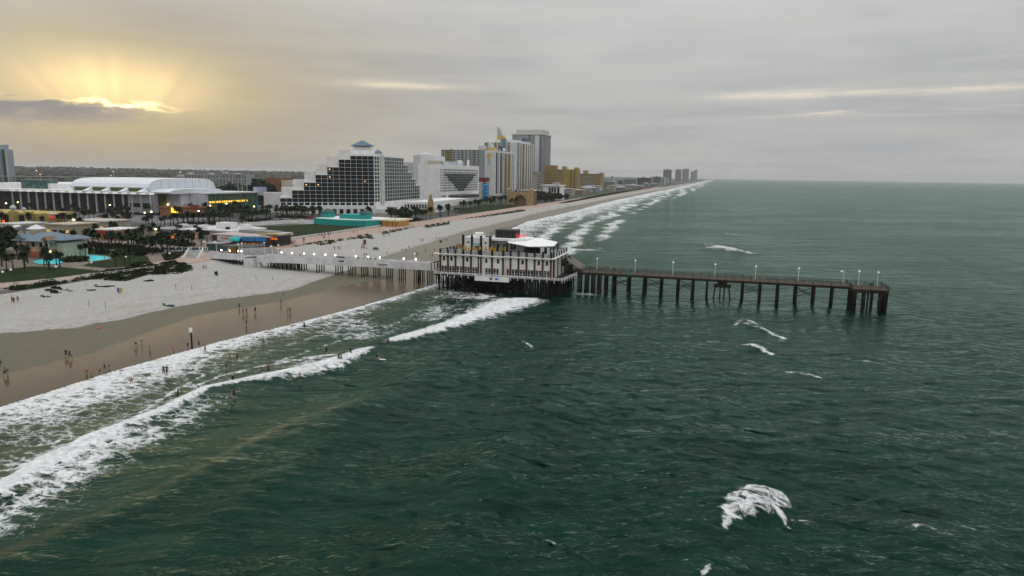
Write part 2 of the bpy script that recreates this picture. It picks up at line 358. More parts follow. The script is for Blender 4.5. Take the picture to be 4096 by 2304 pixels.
STREAKS=[
[(2.6,77.2,.5),(3.5,80.7,1.0),(5.2,84.4,1.5),(7.3,87.0,1.4),(9.2,87.9,.9),(10.5,86.5,.4)],
[(3.8,80.2,.8),(5.8,83.2,1.3),(7.6,85.0,1.4),(9.4,86.0,1.1)],[(6.0,82.4,.45),(7.4,84.0,.9),(9.4,84.9,.8)],[(8.0,84.4,.45),(9.4,82.6,.25),(10.3,80.6,.15)],[(-92.5,101,.7),(-92,108,1.0),(-89,116,1.1),(-84,124,1.0),(-79,130,.6)],[(-90,86,.5),(-93.5,97,.8),(-96,108,.7)],[(10.2,82.4,.25),(13.5,82.8,.12)],
[(5.9,189.2,.8),(8.3,196.0,2.0),(10.3,194.5,2.4),(13.6,188.5,1.5),(17.9,181.5,.6)],[(8.5,191.5,1.2),(12,189.5,1.3),(15,186,.8)],[(7.5,168.3,.8),(10.2,168.1,1.6),(13.4,163.4,1.1)],[(-5,421,2.5),(0,412,4.5),(8,399,4.0),(18,386,2.0)],[(15.5,149,.5),(18,148.6,1.1),(21,147.6,.7)]
]
def sea_material():
    m,t,b=newmat('sea_water'); g=t.nodes.new('ShaderNodeNewGeometry'); pos=g.outputs['Position']; x,y,z=sep(t,pos)
    def attr(n):
        a=t.nodes.new('ShaderNodeAttribute'); a.attribute_name=n; return E(t,a.outputs['Fac'])
    foam,turb=attr('foam'),attr('turb')
    # stretched coordinates: texture drawn out along the crests
    u=x*.92+y*.38; v=y*.92-x*.38
    st=comb(t,u*.55,v*1.0,0.0)
    n1=noise(t,st,.9,5,.62,.3); n2=noise(t,st,.16,4,.55); n3=noise(t,comb(t,u*.2,v*.6,4.0),.11,3,.5)
    deep=mixc(t,n2.step(.3,.7),(.0003,.0165,.0092),(.0010,.0270,.0168))
    sand=mixc(t,n3.step(.35,.65),(.040,.045,.022),(.085,.078,.036))
    base=mixc(t,(turb+(n1-.5)*.35*turb).step(.02,1.0),deep,sand)
    bn=t.nodes.new('ShaderNodeBump'); bn.inputs['Strength'].default_value=1.0; bn.inputs['Distance'].default_value=1.0
    wind=noise(t,comb(t,u*.5,v,11.0),.018,3,.55).step(.32,.68)*.9+.55
    h=(n1*.24+noise(t,st,2.6,4,.65)*.06+noise(t,comb(t,u*.5,v,2.0),.25,4,.6)*.85)*wind+noise(t,comb(t,u*.35,v,7.0),.075,3,.6)*2.4+noise(t,comb(t,u*.3,v,15.0),.028,3,.6)*4.5
    t.links.new(h.v,bn.inputs['Height'])
    df=t.nodes.new('ShaderNodeBsdfDiffuse'); t.links.new(base,df.inputs['Color']); t.links.new(bn.outputs[0],df.inputs['Normal'])
    gs=t.nodes.new('ShaderNodeBsdfGlossy'); gs.inputs['Color'].default_value=(.56,.74,.67,1); gs.inputs['Roughness'].default_value=.10; t.links.new(bn.outputs[0],gs.inputs['Normal'])
    fr=t.nodes.new('ShaderNodeFresnel'); fr.inputs['IOR'].default_value=1.20; t.links.new(bn.outputs[0],fr.inputs['Normal'])
    wat=t.nodes.new('ShaderNodeMixShader'); t.links.new(fr.outputs[0],wat.inputs[0]); t.links.new(df.outputs[0],wat.inputs[1]); t.links.new(gs.outputs[0],wat.inputs[2])
    # foam: torn cells that close up as it thickens
    wob=t.nodes.new('ShaderNodeVectorMath'); wob.operation='MULTIPLY_ADD'; nn=t.nodes.new('ShaderNodeTexNoise'); nn.inputs['Scale'].default_value=.55; nn.inputs['Detail'].default_value=4
    t.links.new(pos,nn.inputs['Vector']); t.links.new(nn.outputs['Color'],wob.inputs[0]); wob.inputs[1].default_value=(2.6,2.6,0); t.links.new(pos,wob.inputs[2])
    def cells(s,ax):
        vo=t.nodes.new('ShaderNodeTexVoronoi'); vo.feature='DISTANCE_TO_EDGE'; vo.inputs['Scale'].default_value=s
        mp=t.nodes.new('ShaderNodeMapping'); mp.inputs['Rotation'].default_value=(0,0,-.3); mp.inputs['Scale'].default_value=(.55,1.0,0.0); t.links.new(wob.outputs[0],mp.inputs[0]); t.links.new(mp.outputs[0],vo.inputs['Vector']); return E(t,vo.outputs['Distance'])
    hole=cells(.42,0)*1.0+cells(1.15,0)*.75+cells(2.9,0)*.55+noise(t,wob.outputs[0],.8,6,.75)*.62-.02
    cover=(foam*1.10-hole*1.22).step(-.17,.27)*foam.step(.05,.22)
    body=foam.step(.86,1.06); cover=cover.max(body*(1-noise(t,pos,1.6,4,.7).step(.60,.74)*.55))
    f=t.nodes.new('ShaderNodeBsdfPrincipled'); f.inputs['Roughness'].default_value=.9; f.inputs['Specular IOR Level'].default_value=.2
    t.links.new(mixc(t,noise(t,pos,1.1,4,.65).step(.3,.7),(.52,.54,.56),(.82,.83,.84)),f.inputs['Base Color'])
    fb=t.nodes.new('ShaderNodeBump'); fb.inputs['Strength'].default_value=.8; fb.inputs['Distance'].default_value=.35; t.links.new((cover*.8+noise(t,pos,2.2,4,.7)*.6).v,fb.inputs['Height']); t.links.new(fb.outputs[0],f.inputs['Normal'])
    mx=t.nodes.new('ShaderNodeMixShader'); t.links.new(cover.v,mx.inputs[0]); t.links.new(wat.outputs[0],mx.inputs[1]); t.links.new(f.outputs[0],mx.inputs[2])
    t.links.new(mx.outputs[0],t.nodes['Material Output'].inputs['Surface']); return m
def grid_sheet(name,xsv,ysv,zf,attrs,material):
    X,Y=np.meshgrid(xsv,ysv); X=X.ravel(); Y=Y.ravel(); V=np.stack([X,Y,zf(X,Y)],1); nx=len(xsv); ny=len(ysv)
    i=np.arange(ny-1)[:,None]*nx+np.arange(nx-1)[None,:]; q=np.stack([i,i+1,i+nx+1,i+nx],-1).reshape(-1,4)
    me=bpy.data.meshes.new(name); me.vertices.add(len(V)); me.vertices.foreach_set('co',V.astype(np.float32).ravel()); me.loops.add(q.size); me.loops.foreach_set('vertex_index',q.astype(np.int32).ravel())
    me.polygons.add(len(q)); me.polygons.foreach_set('loop_start',np.arange(len(q),dtype=np.int32)*4); me.polygons.foreach_set('use_smooth',np.ones(len(q),bool)); me.update(calc_edges=True)
    for n,fn in attrs.items():
        a=me.attributes.new(n,'FLOAT','POINT'); a.data.foreach_set('value',fn(X,Y).astype(np.float32))
    me.materials.append(material); return tag(link(name,me),kind='structure')
WDY=[20,116,127,151,173,196,239,281,420,700,1200,3000,21000]; WDX=[-165,-161,-151,-149,-145,-136,-143,-150,-166,-180,-184,-181,-260]
WWY=[20,94,109,128,151,164,180,204,235,300,480,1000,3000,21000]; WWX=[-132,-131,-130,-132,-136,-133,-127,-127,-119,-126,-157,-170,-174,-255]
def sand_material():
    m,t,b=newmat('beach_sand'); g=t.nodes.new('ShaderNodeNewGeometry'); pos=g.outputs['Position']; x,y,z=sep(t,pos)
    def attr(n):
        a=t.nodes.new('ShaderNodeAttribute'); a.attribute_name=n; return E(t,a.outputs['Fac'])
    lo=noise(t,comb(t,x*.5,y*.22,0.0),.22,5,.6,.5); wob=(lo-.5)*9.0
    moist=(attr('moist')+wob).step(-.9,.9); mirror=(attr('mirror')+wob*.6).step(-1.2,1.6)
    fine=noise(t,pos,.9,6,.7); foot=noise(t,comb(t,x,y*.7,0.0),2.4,3,.65)
    dry=mixc(t,fine.step(.3,.7),(.33,.322,.305),(.425,.415,.395)); dry=mixc(t,lo.step(.55,.75)*.5,dry,(.33,.30,.25))
    tr=(x*1.0+(noise(t,comb(t,0.0,y*.05,3.0),1.0,3,.6)-.5)*26.0+(noise(t,comb(t,x*.05,y*.012,8.0),1.0,2,.5)-.5)*18.0); fr_=(tr/4.6).op('FRACT'); rut=(fr_-.42).gauss(0.0,.045)+(fr_-.62).gauss(0.0,.045)
    dry=mixc(t,rut*noise(t,pos,.06,3,.6).step(.42,.62)*.42,dry,(.25,.225,.185)); dry=mixc(t,noise(t,comb(t,x,y*.55,5.0),.55,5,.75).step(.60,.72)*.28,dry,(.27,.245,.205))
    wr=attr('moist'); wrack=(wr+wob+2.2).gauss(0.0,.8)+(wr+wob*1.4+9.0).gauss(0.0,.7)*.6; dry=mixc(t,wrack*noise(t,pos,.7,5,.8).step(.46,.62)*.7,dry,(.13,.11,.075))
    wet=mixc(t,fine.step(.3,.7),(.105,.098,.066),(.140,.130,.092)); wet=mixc(t,y.step(215.0,330.0)*.75,wet,(.215,.20,.165)); mir=mixc(t,lo.step(.3,.7),(.062,.037,.009),(.095,.060,.018))
    mir=mixc(t,(attr('mirror')+wob*.8).step(3.0,15.0)*(1-y.step(120.0,190.0)*.7),mir,(.040,.021,.002)); c=mixc(t,moist,dry,wet); c=mixc(t,mirror,c,mir); t.links.new(c,b.inputs['Base Color'])
    rr=E(t,.95)-moist*.42-mirror*.34+fine*.05; t.links.new(rr.v,b.inputs['Roughness']); t.links.new((moist*.03+mirror*.07+.05).v,b.inputs['Specular IOR Level'])
    bn=t.nodes.new('ShaderNodeBump'); bn.inputs['Distance'].default_value=.10; t.links.new((E(t,.75)*(1-moist*.93)).v,bn.inputs['Strength']); t.links.new((foot*.7+fine*.4).v,bn.inputs['Height']); t.links.new(bn.outputs[0],b.inputs['Normal']); return m
def patch(name,poly,z,material,kind='structure',th=.004):
    o=MB().prism(poly,z-.35,z).build(name,material); return tag(o,kind=kind)
sea=link('sea',sea_mesh()); sea.data.materials.append(sea_material()); tag(sea,kind='structure')
_by=np.concatenate([np.arange(-300,20,8.),np.arange(20,330,1.2),330*1.02**np.arange(0,215)])
grid_sheet('beach',np.concatenate([np.arange(-197.5,-70,1.15)]),_by,lambda X,Y:ground(X,Y)+.05*np.sin(X*.31+np.sin(Y*.2))*np.sin(Y*.23)*np.clip((xs(Y)-X-22)/10,0,1)-np.where(Y>3000,0,0),
  {'moist':lambda X,Y:X-np.interp(Y,WDY,WDX),'mirror':lambda X,Y:X-np.interp(Y,WWY,WWX)},sand_material())
def land_material():
    m,t,b=newmat('town_ground'); g=t.nodes.new('ShaderNodeNewGeometry'); pos=g.outputs['Position']
    n1=noise(t,pos,.012,5,.6); n2=noise(t,pos,.08,4,.6)
    near=mixc(t,n2.step(.42,.58),(.035,.036,.036),(.075,.072,.066)); green=mixc(t,n2.step(.35,.65),(.018,.030,.014),(.035,.050,.022))
    x,y,z=sep(t,pos); far=((x*x+y*y).op('SQRT')+(n1-.5)*500).step(620,800)
    t.links.new(mixc(t,far,near,green),b.inputs['Base Color']); b.inputs['Roughness'].default_value=.9; return m
_lx=np.concatenate([-20000*1.0*np.array([1,.5,.25,.14]),np.arange(-2000,-300,170.),[-250,-197.3]])
grid_sheet('ground',_lx,np.concatenate([[-600,0,60],60*1.13**np.arange(1,49)]),lambda X,Y:np.full_like(X,3.86),{},land_material())
def haze_box():
    o=MB().box(-26000,26000,-26000,26000,-6.,150.).build('haze',None)
    m=bpy.data.materials.new('haze_air'); m.use_nodes=True; t=m.node_tree; t.nodes.clear()
    v=t.nodes.new('ShaderNodeVolumePrincipled'); v.inputs['Density'].default_value=5.5e-5; v.inputs['Color'].default_value=(.93,.95,.97,1); v.inputs['Anisotropy'].default_value=.25
    out=t.nodes.new('ShaderNodeOutputMaterial'); t.links.new(v.outputs[0],out.inputs['Volume']); o.data.materials.clear(); o.data.materials.append(m)
    tag(o,kind='stuff')
haze_box()
# ================================================================ the pier
def pile(name,parent,x,y,zb,zt,r=.22,lean=(0,0),crust=False):
    m=MB().tube((x+lean[0],y+lean[1],zb),(x,y,zt),r*1.15,r,8); o=m.build(name,pilem,parent,smooth=True)
    if crust: MB().tube((x+lean[0]*.75,y+lean[1]*.75,.15),(x+lean[0]*.7,y+lean[1]*.7,.95),r*1.45,r*1.35,8).build('barnacle_collar',barn,o)
    return o
def outer_pier():
    t=thing('wooden_pier','dark timber fishing pier running out from the pier house over the waves','pier',(-2,235,0))
    x0,x1,y0,y1,zt=-47,40.6,232,238,7.0
    MB().box(x0,x1,y0+.1,y1-.1,zt-.16,zt).build('deck',woodd,t)
    for y in (y0+.05,y1-.25): cube('fascia_beam',t,x0,x1,y,y+.2,6.2,zt-.17,wood)
    for y in (y0+1.6,y0+3.0,y0+4.4): cube('stringer',t,x0,x1,y,y+.2,6.25,zt-.17,wood)
    n=33
    for y in (y0,y1-.14):
        for i in range(n+1):
            x=x0+.1+(x1-x0-.2)*i/n; h=1.34 if i%3 else 1.48
            cube('rail_post',t,x-.07,x+.07,y-.02,y+.12,6.5,zt+h,wood)
        for z,h in ((zt+.38,.10),(zt+.72,.10),(zt+1.02,.10),(zt+1.27,.12)): cube('rail',t,x0,x1,y+.125,y+.185,z-h/2,z+h/2,woodd)
    bents=[-45.5,-43,-40.8,-38.6,-36.2,-33.4,-28.3,-22.9,-17.3,-11.8,-6.9,-2.2,8.9,14.3,19.7,25.1,30.5,35.9]
    for k,x in enumerate(bents):
        cube('pile_cap',t,x-.2,x+.2,y0+.2,y1-.2,5.85,6.19,wood)
        for j,y in enumerate((y0+.5,y0+1.9,y0+3.6,y1-.6)):
            if k in(11,) and j%2: continue
            pile('pile',t,x+(.18 if j%2 else -.12),y,-3,5.84,.33 if k>4 else .25,(rnd.uniform(-.15,.15),rnd.uniform(-.3,.1)),crust=(j==0 and k in(3,4,6)))
    for a,b in ((-33.4,-28.3),(-22.9,-17.3),(-11.8,-6.9),(8.9,14.3),(25.1,30.5)):
        for y in (y0+.22,y1-.4):
            MB().bar((a+.2,y,5.3),(b-.2,y,2.9),.12,.22).build('cross_brace',wood,t); MB().bar((a+.2,y+.16,2.9),(b-.2,y+.16,4.9),.12,.22).build('cross_brace',wood,t)
    # low landing under the deck
    MB().box(-.2,5.2,232.6,236,4.3,4.95).build('landing',wood,t); MB().box(.9,3.9,233,235.5,4.96,6.18).build('landing_housing',wood,t)
    for xa,xb in ((.3,-.5),(1.9,1.9),(3.2,3.2),(4.6,5.7)):
        pile('pile',t,xa,233,-3,4.29,.22,(xb-xa,0))
    # head of the pier
    h=thing('seaward_pier_platform','wider platform at the seaward tip of the dark timber pier','pier',(45.7,232,0))
    X0,X1,Y0,Y1=40.7,50.7,228.0,238.2
    MB().box(X0,X1,Y0,Y1,6.8,7.0).build('deck',woodd,h)
    for y in (Y0,Y1-.25): cube('fascia_beam',h,X0,X1,y,y+.24,5.85,6.79,wood)
    for x in (X0+.02,X1-.26): cube('fascia_beam',h,x,x+.24,Y0+.25,Y1-.26,5.85,6.79,wood)
    for a,b in (((X0,Y0),(X1,Y0)),((X1,Y0),(X1,Y1)),((X1,Y1),(X0,Y1)),((X0,Y0),(X0,231.6))):
        w=Wall(a,b); k=max(2,round(w.L/2.5))
        for i in range(k+1): q=w.p(w.L*i/k,-.1); cube('rail_post',h,q[0]-.07,q[0]+.07,q[1]-.07,q[1]+.07,6.5,8.25,wood)
        for z in (7.35,7.65,7.95,8.2): w.block('rail',h,0,w.L,z-.05,z+.05,-.06,0,woodd)
    for x in (41.3,43.6,46,48.3,50.1):
        for y in (228.5,230.4,232.6,235,237.6):
            if 42<x<49 and 229<y<237 and (y,x)!=(232.6,46): continue
            for d in ((0,0),(.45,.1)) if x in(41.3,50.1) or y<229 and x!=46 else ((0,0),): pile('pile',h,x+d[0],y+d[1],-3,5.84,.26,(rnd.uniform(-.3,.3),rnd.uniform(-.3,.3)))
    for x in (43,47.6):
        for s in (-1,1): MB().bar((x,228.3,3.6),(x+2.0*s,228.3,5.6),.12,.2).build('knee_brace',woodd,h)
    MB().box(46.8,48.0,236.5,237.4,7.0,7.9).build('tackle_box',mat('teal_paint_dark',(.02,.10,.11),.6),h)
outer_pier()
def walkway():
    t=thing('white_walled_walkway','long white parapet walkway on dark piles between the plaza and pier house','pier',(-135,232.5,0))
    st=[(-175.8,7.0,4.25),(-171,7.35,4.3),(-160,7.55,4.6),(-142,7.65,4.75),(-118,7.6,4.85),(-94.2,7.55,4.9)]
    for (xa,ta,ba),(xb,tb,bb) in zip(st,st[1:]):
        vs=[(xa,230,ba),(xb-.02,230,bb),(xb-.02,230.3,bb),(xa,230.3,ba),(xa,230,ta),(xb-.02,230,tb),(xb-.02,230.3,tb),(xa,230.3,ta)]
        MB().add(vs,[(0,3,2,1),(4,5,6,7),(0,1,5,4),(1,2,6,5),(2,3,7,6),(3,0,4,7)]).build('parapet_panel',conc,t)
        MB().add([(x,y+5.2,z-(0 if z>6 else -1.5)) for x,y,z in vs],[(0,3,2,1),(4,5,6,7),(0,1,5,4),(1,2,6,5),(2,3,7,6),(3,0,4,7)]).build('far_parapet_panel',conc,t)
    MB().box(-175.8,-94.2,230.31,235.19,6.1,6.45).build('deck',greyw,t)
    MB().tube((-176,235.45,8.35),(-94.3,235.45,8.45),.035,n=6).build('hand_rail',steel,t)
    MB().tube((-176,230.15,8.0),(-142,230.15,8.35),.03,n=6).build('hand_rail',steel,t); MB().tube((-142,230.15,8.35),(-94.3,230.15,8.3),.03,n=6).build('hand_rail',steel,t)
    bents=[-156.9,-148.9,-140.5,-135,-129.4,-124.2,-118.8,-113.5,-107.4,-105.7,-102.1,-98.5,-95.5]
    bents+=[-158.9-i*1.75 for i in range(8)]
    for x in bents:
        zb=float(ground(x,232))-.8
        cube('pile_cap',t,x-.22,x+.22,230.5,236.2,5.2 if x>-150 else 4.85,6.09,wood)
        for j,y in enumerate((230.9,232.6,234.3,235.9)): pile('pile',t,x,y,zb,5.19 if x>-150 else 4.84,.2,(rnd.uniform(-.12,.12),rnd.uniform(-.2,.2)))
    s=MB().box(-123,-117.2,229.93,229.98,5.35,7.05).build('name_banner',white,t)
    lettering('Daytona',1.35,mat('charcoal_print',(.03,.04,.045),.7),t,(-120.1,229.9,6.15))
    s=MB().box(-139.1,-132.6,229.94,229.985,5.75,6.95).build('notice_board',mat('pale_sign',(.56,.57,.59),.6),t)
    MB().box(-138.5,-136.3,229.88,229.935,6.25,6.8).build('dark_notice_panel',black,t)
    # landward turret and curved plaza wall
    u=thing('concrete_turret','squat round white concrete drum under the landward end of the walkway','turret',(-179.3,231.4,0))
    MB().lathe([(3.25,.3),(3.25,5.75)],28,(-179.6,232.2,0)).build('drum',conc,u,smooth=False)
    MB().lathe([(.95,.3),(.95,4.1)],14,(-175.5,231.3,0)).build('side_buttress',conc,u)
    MB().lathe([(2.9,5.76),(2.9,5.8)],28,(-179.6,232.2,0)).build('well_floor',mat('shaded_asphalt',(.03,.03,.03),.9),u)
    p=thing('plaza_parapet','white parapet and grey curved wall of the round plaza at the pier root','wall',(-190,234,0))
    arc=[(-179.5+9.5*math.cos(a),236.5+7*math.sin(a)) for a in np.radians(np.arange(-8,190,11))]
    m=MB()
    for a,b in zip(arc,arc[1:]): Wall(b,a).add(m,0,math.dist(a,b),5.6,8.45,-.3,0)
    m.build('curved_wall',greyw,p)
    MB().box(-195.3,-183.1,231.7,232,4.4,7.0).build('parapet_panel',conc,p); MB().box(-200.1,-195.35,231.75,232.05,4.4,7.55).build('parapet_panel',conc,p)
    MB().box(-200.1,-183,232.1,240,4.3,5.5).build('plaza_slab',greyw,p)
    for x in np.arange(-198.5,-183,1.6):
        for y in (232.6,236): pile('pile',p,float(x),y,1.5,4.29,.18)
    f=thing('beach_stairs','wide concrete stairs with sloping white side walls down to the sand','stairs',(-210,238,3))
    d=Vector((-.42,.907,0)); r_=Vector((.907,.42,0)); o=Vector((-212.6,231.6,0))
    for i in range(12):
        q=o+d*(i*.62); z0=float(ground(-205,232))-.4
        m=MB(); w=Wall(q,q+r_*5.4); w.add(m,0,5.4,2.6,3.75+i*.25,-.63,0); m.build('step',greyw,f)
    for k,e in ((0,-.35),(1,5.45)):
        a=o+r_*e+d*-.5; b=o+r_*e+d*7.6; n_=r_*.3
        vs=[(a.x,a.y,2.6),(b.x,b.y,2.6),((b+n_).x,(b+n_).y,2.6),((a+n_).x,(a+n_).y,2.6),(a.x,a.y,4.4),(b.x,b.y,7.7),((b+n_).x,(b+n_).y,7.7),((a+n_).x,(a+n_).y,4.4)]
        MB().add(vs,[(0,3,2,1),(4,5,6,7),(0,1,5,4),(1,2,6,5),(2,3,7,6),(3,0,4,7)]).build('side_wall',white,f)
        q=o+r_*(e+.15)+d*-.6; MB().box(q.x-.4,q.x+.4,q.y-.4,q.y+.4,2.6,4.8).build('newel',white,f)
walkway()
# ---------------------------------------------------------------- the pier house
brick=mat('oxblood_pilaster',(.085,.022,.014),.8,.3,var=.25,scale=1.5); dkpost=mat('dark_brown_post',(.014,.010,.009),.7,.3,var=.3)
stucco=mat('pier_house_stucco',(.70,.70,.66),.85,.25,var=.06,scale=.8); parap=mat('grey_parapet_panel',(.33,.335,.34),.85,.25,var=.35,scale=1.6)
shing=mat('brown_awning_tile',(.05,.032,.026),.8,.3,var=.3,scale=3)
def arch(w,h,n=8):
    r=w/2; return [(-r,0),(r,0)]+[(r*math.cos(a),h-r*1.25+r*1.25*math.sin(a)) for a in np.linspace(0,math.pi,n)]
def archmesh(w,h,d,m,name):
    p=arch(w,h); n=len(p); return MB().add([(x,-d,z) for x,z in p]+[(x,0,z) for x,z in p],[tuple(range(n)),tuple(range(n,2*n))[::-1]]+[(i,n+i,n+(i+1)%n,(i+1)%n) for i in range(n)]).mesh(name,m)
def pier_house():
    t=thing('pier_house','white two-storey restaurant with oxblood pilasters on dark piles over the surf','building',(-72,231,6))
    X0,X1,Y0,Y1,D=-92,-52,219,243,6.0
    MB().box(X0,X1,Y0,Y1,D,12.7).build('wall',stucco,t)
    MB().box(-77.3,-68.2,218.2,218.99,D,12.69).build('projecting_bay',stucco,t)
    MB().box(X0-.4,X1+.8,Y0+1.2,Y1+.4,12.71,12.85).build('terrace_floor',mat('terrace_tile',(.22,.22,.22),.8),t)
    PX=[-91.84,-89.0,-86.2,-83.3,-80.5,-77.7,-76.6,-72.6,-68.7,-66.3,-63.5,-60.7,-57.9,-55.1,-52.3]
    aw=[-90.5,-87.7,-81.9,-74.7,-70.5,-62.1,-56.5,-53.7]
    bay=lambda x:-77.4<x<-68.0
    cap=MB().box(-.42,.42,-.42,.42,0,.16).box(-.34,.34,-.36,.36,-.3,-.001).mesh('pilaster_capital',dkpost)
    for x in PX:
        y=218.2 if bay(x) else 219
        cube('pilaster',t,x-.29,x+.29,y-.32,y-.003,D,12.05,brick); link('pilaster_capital',cap,t,(x,y-.3,12.06))
        cube('parapet_post',t,x-.3,x+.3,y-.33,y+.3,12.9,14.95 if x>-77 else 14.5,dkpost)
    for a,b in zip(PX,PX[1:]):
        if b-a<1.5: continue
        y=218.3 if bay((a+b)/2) else 219.0
        cube('parapet_panel',t,a+.35,b-.35,y-.12,y+.05,12.9,14.15,parap); cube('parapet_coping',t,a+.31,b-.31,y-.18,y+.1,14.16,14.28,mat('weathered_coping',(.55,.55,.54),.8))
    m=MB()
    for a,b,y in ((-94.0,-77.4,219),(-77.4,-68.1,218.2),(-68.1,-50.9,219)): m.box(a,b-.002,y-.95,y+1.0,12.62,12.89)
    m.box(-51.95,-50.9,220.01,243.6,12.62,12.89); m.build('ledge',mat('ledge_white',(.78,.77,.74),.7,var=.06),t)
    aframe=archmesh(.96,1.85,.04,mat('arch_frame',(.50,.50,.47),.7),'arch_frame'); apane=archmesh(.78,1.62,.03,glass,'pane')
    for x in aw:
        y=218.2 if bay(x) else 219; w=link('arched_window',aframe,t,(x,y-.003,10.35)); link('pane',apane,w,(x,y-.05,10.43))
    fr=MB().box(-.47,-.40,-.09,0,0,2.0).box(.40,.47,-.09,0,0,2.0).box(-.399,.399,-.09,0,0,.1).box(-.399,.399,-.09,0,.92,1.0).box(-.399,.399,-.09,0,1.9,2.0).mesh('casement',white)
    pn=MB().box(-.398,.398,-.03,-.005,.11,.915).box(-.398,.398,-.03,-.005,1.005,1.895).mesh('pane',glass)
    hood=MB().add([(-.5,0,0),(.5,0,0),(.5,-.35,0),(-.5,-.35,0),(-.3,0,.42),(.3,0,.42),(.25,-.2,.3),(-.25,-.2,.3)],[(0,1,2,3),(4,7,6,5),(3,2,6,7),(1,5,6,2),(0,3,7,4),(0,4,5,1)]).mesh('hood',shing)
    for x in (-90.95,-89.95,-88.1,-87.1,-85.35,-84.2,-82.5,-81.45,-79.6,-78.55,-74.6,-73.55,-71.7,-70.65,-67.25,-65.4,-64.35,-62.6,-61.55,-59.8,-58.75,-57.0,-55.95,-54.2,-53.15):
        y=218.2 if bay(x) else 219
        w=link('casement_window',fr,t,(x,y-.004,6.12)); link('pane',pn,w,(x,y-.004,6.12)); link('hood',hood,w,(x,y-.006,8.18))
    # seaward gable side: columns, openings and eave
    for i in range(12):
        y=220.6+i*1.9; cube('side_column',t,-51.98,-51.45,y-.22,y+.22,D,12.6,stucco if i%3 else brick)
        if i%2==0: cube('side_opening',t,-51.997,-51.95,y+.35,y+1.5,6.2,8.9,glass)
        cube('side_parapet_post',t,-51.9,-51.5,y-.2,y+.2,12.9,14.6,offw if i%2 else dkpost)
    for y in (228,233.5,239): MB().tube((-50.6,y,11.4),(-50.2,y+1.6,9.9),.45,.9,8).build('vent_hood',wood,t)
    for i,x in enumerate(np.linspace(-91.5,-91.5,7)):
        y=221.5+i*3.2; cube('parapet_post',t,-92.1,-91.5,y-.3,y+.3,12.9,14.3,dkpost); cube('parapet_panel',t,-91.95,-91.8,y+.3,y+2.9,12.9,13.9,parap)
    # deck, white railing, banner
    MB().box(-93.2,-47.8,216.2,244.5,5.45,5.99).build('deck',wood,t)
    for a,b in (((-93.1,216.35),(-47.9,216.35)),((-47.9,216.35),(-46.2,232))):
        w=Wall(a,b); k=round(w.L/2.55)
        for i in range(k+1): w.block('rail_post',t,max(0,w.L*i/k-.09),min(w.L,w.L*i/k+.09),5.0 if i%2 else 5.2,6.85,.0,.16,white)
        for z in (6.0,6.35,6.72): w.block('rail',t,0,w.L,z-.08,z+.08,-.07,0,white)
    MB().box(-78.1,-65.9,215.95,216.12,4.45,6.15).build('banner',white,t)
    hp=[(0,-.55),(.55,.05),(.55,.35),(.3,.52),(0,.28),(-.3,.52),(-.55,.35),(-.55,.05)]
    MB().add([(-72.2+x,215.90,5.35+z) for x,z in hp]+[(-72.2+x,215.945,5.35+z) for x,z in hp],[tuple(range(8)),tuple(range(8,16))[::-1]]+[(i,8+i,8+(i+1)%8,(i+1)%8) for i in range(8)]).build('heart_print',mat('dark_brown_print',(.03,.012,.010),.7),t)
    sh=[(-.68,-.42),(-.2,-.2),(0,-.32),(.25,-.2),(.68,-.42)]+[(.68*math.cos(a),-.25+.78*math.sin(a)) for a in np.linspace(.1,3.04,8)]
    n=len(sh); MB().add([(-70.25+x,215.90,5.3+z) for x,z in sh]+[(-70.25+x,215.945,5.3+z) for x,z in sh],[tuple(range(n)),tuple(range(n,2*n))[::-1]]+[(i,n+i,n+(i+1)%n,(i+1)%n) for i in range(n)]).build('blue_shell_print',mat('blue_print',(.02,.22,.60),.6),t)
    # piles and braces
    for i,x in enumerate(np.arange(-91.5,-48,3.05)):
        for j,y in enumerate((217.2,220.6,224,228,232,236,240)):
            pile('pile',t,float(x),y,-3,5.44,.27,(rnd.uniform(-.2,.2),rnd.uniform(-.2,.2)),crust=(j==1 and i in(3,4,8,10,12)))
        if i<14:
            for y in (222.3,226,230,234,238,242): pile('pile',t,float(x)+1.5,y,-3,5.44,.27,(rnd.uniform(-.2,.2),rnd.uniform(-.2,.2)))  # extra inner rows, added to block light and keep the underside black
        if i<14: cube('pile_cap',t,float(x)-.2,float(x)+.2,216.4,243,5.0,5.44,wood)
        if i%2==0 and i<14:
            MB().bar((x+.1,217.0,4.9),(x+2.9,217.0,2.4),.1,.18).build('cross_brace',woodd if i%4 else wood,t); MB().bar((x+.1,217.3,2.6),(x+2.9,217.3,4.4),.1,.16).build('cross_brace',wood,t)
    # landward porch
    MB().add([(-97.2,222,8.6),(-92.01,222,9.6),(-92.01,232,9.6),(-97.2,232,8.6),(-97.2,222,8.8),(-92.01,222,9.85),(-92.01,232,9.85),(-97.2,232,8.8)],[(0,3,2,1),(4,5,6,7),(0,1,5,4),(1,2,6,5),(2,3,7,6),(3,0,4,7)]).build('porch_roof',shing,t)
    for y in (222.3,225.5,228.7): cube('porch_post',t,-97,-96.75,y,y+.25,5.9,8.58,dkpost); cube('porch_post',t,-94.6,-94.4,y,y+.2,5.9,9.0,dkpost)
    # roof terrace pavilion
    p=MB().box(-86,-76.4,226.6,236,12.86,18.1).build('penthouse',white,t)
    for x,z in ((-86.2,19.0),(-82.9,18.9),(-79.5,18.8),(-76.1,18.7)): cube('penthouse_post',t,x-.33,x+.33,226.0,226.57,12.86,z,dkpost)
    for x in (-84.4,-77.9): MB().box(x-.35,x+.35,226.5,226.59,16.0,16.6).build('round_vent',black,p)
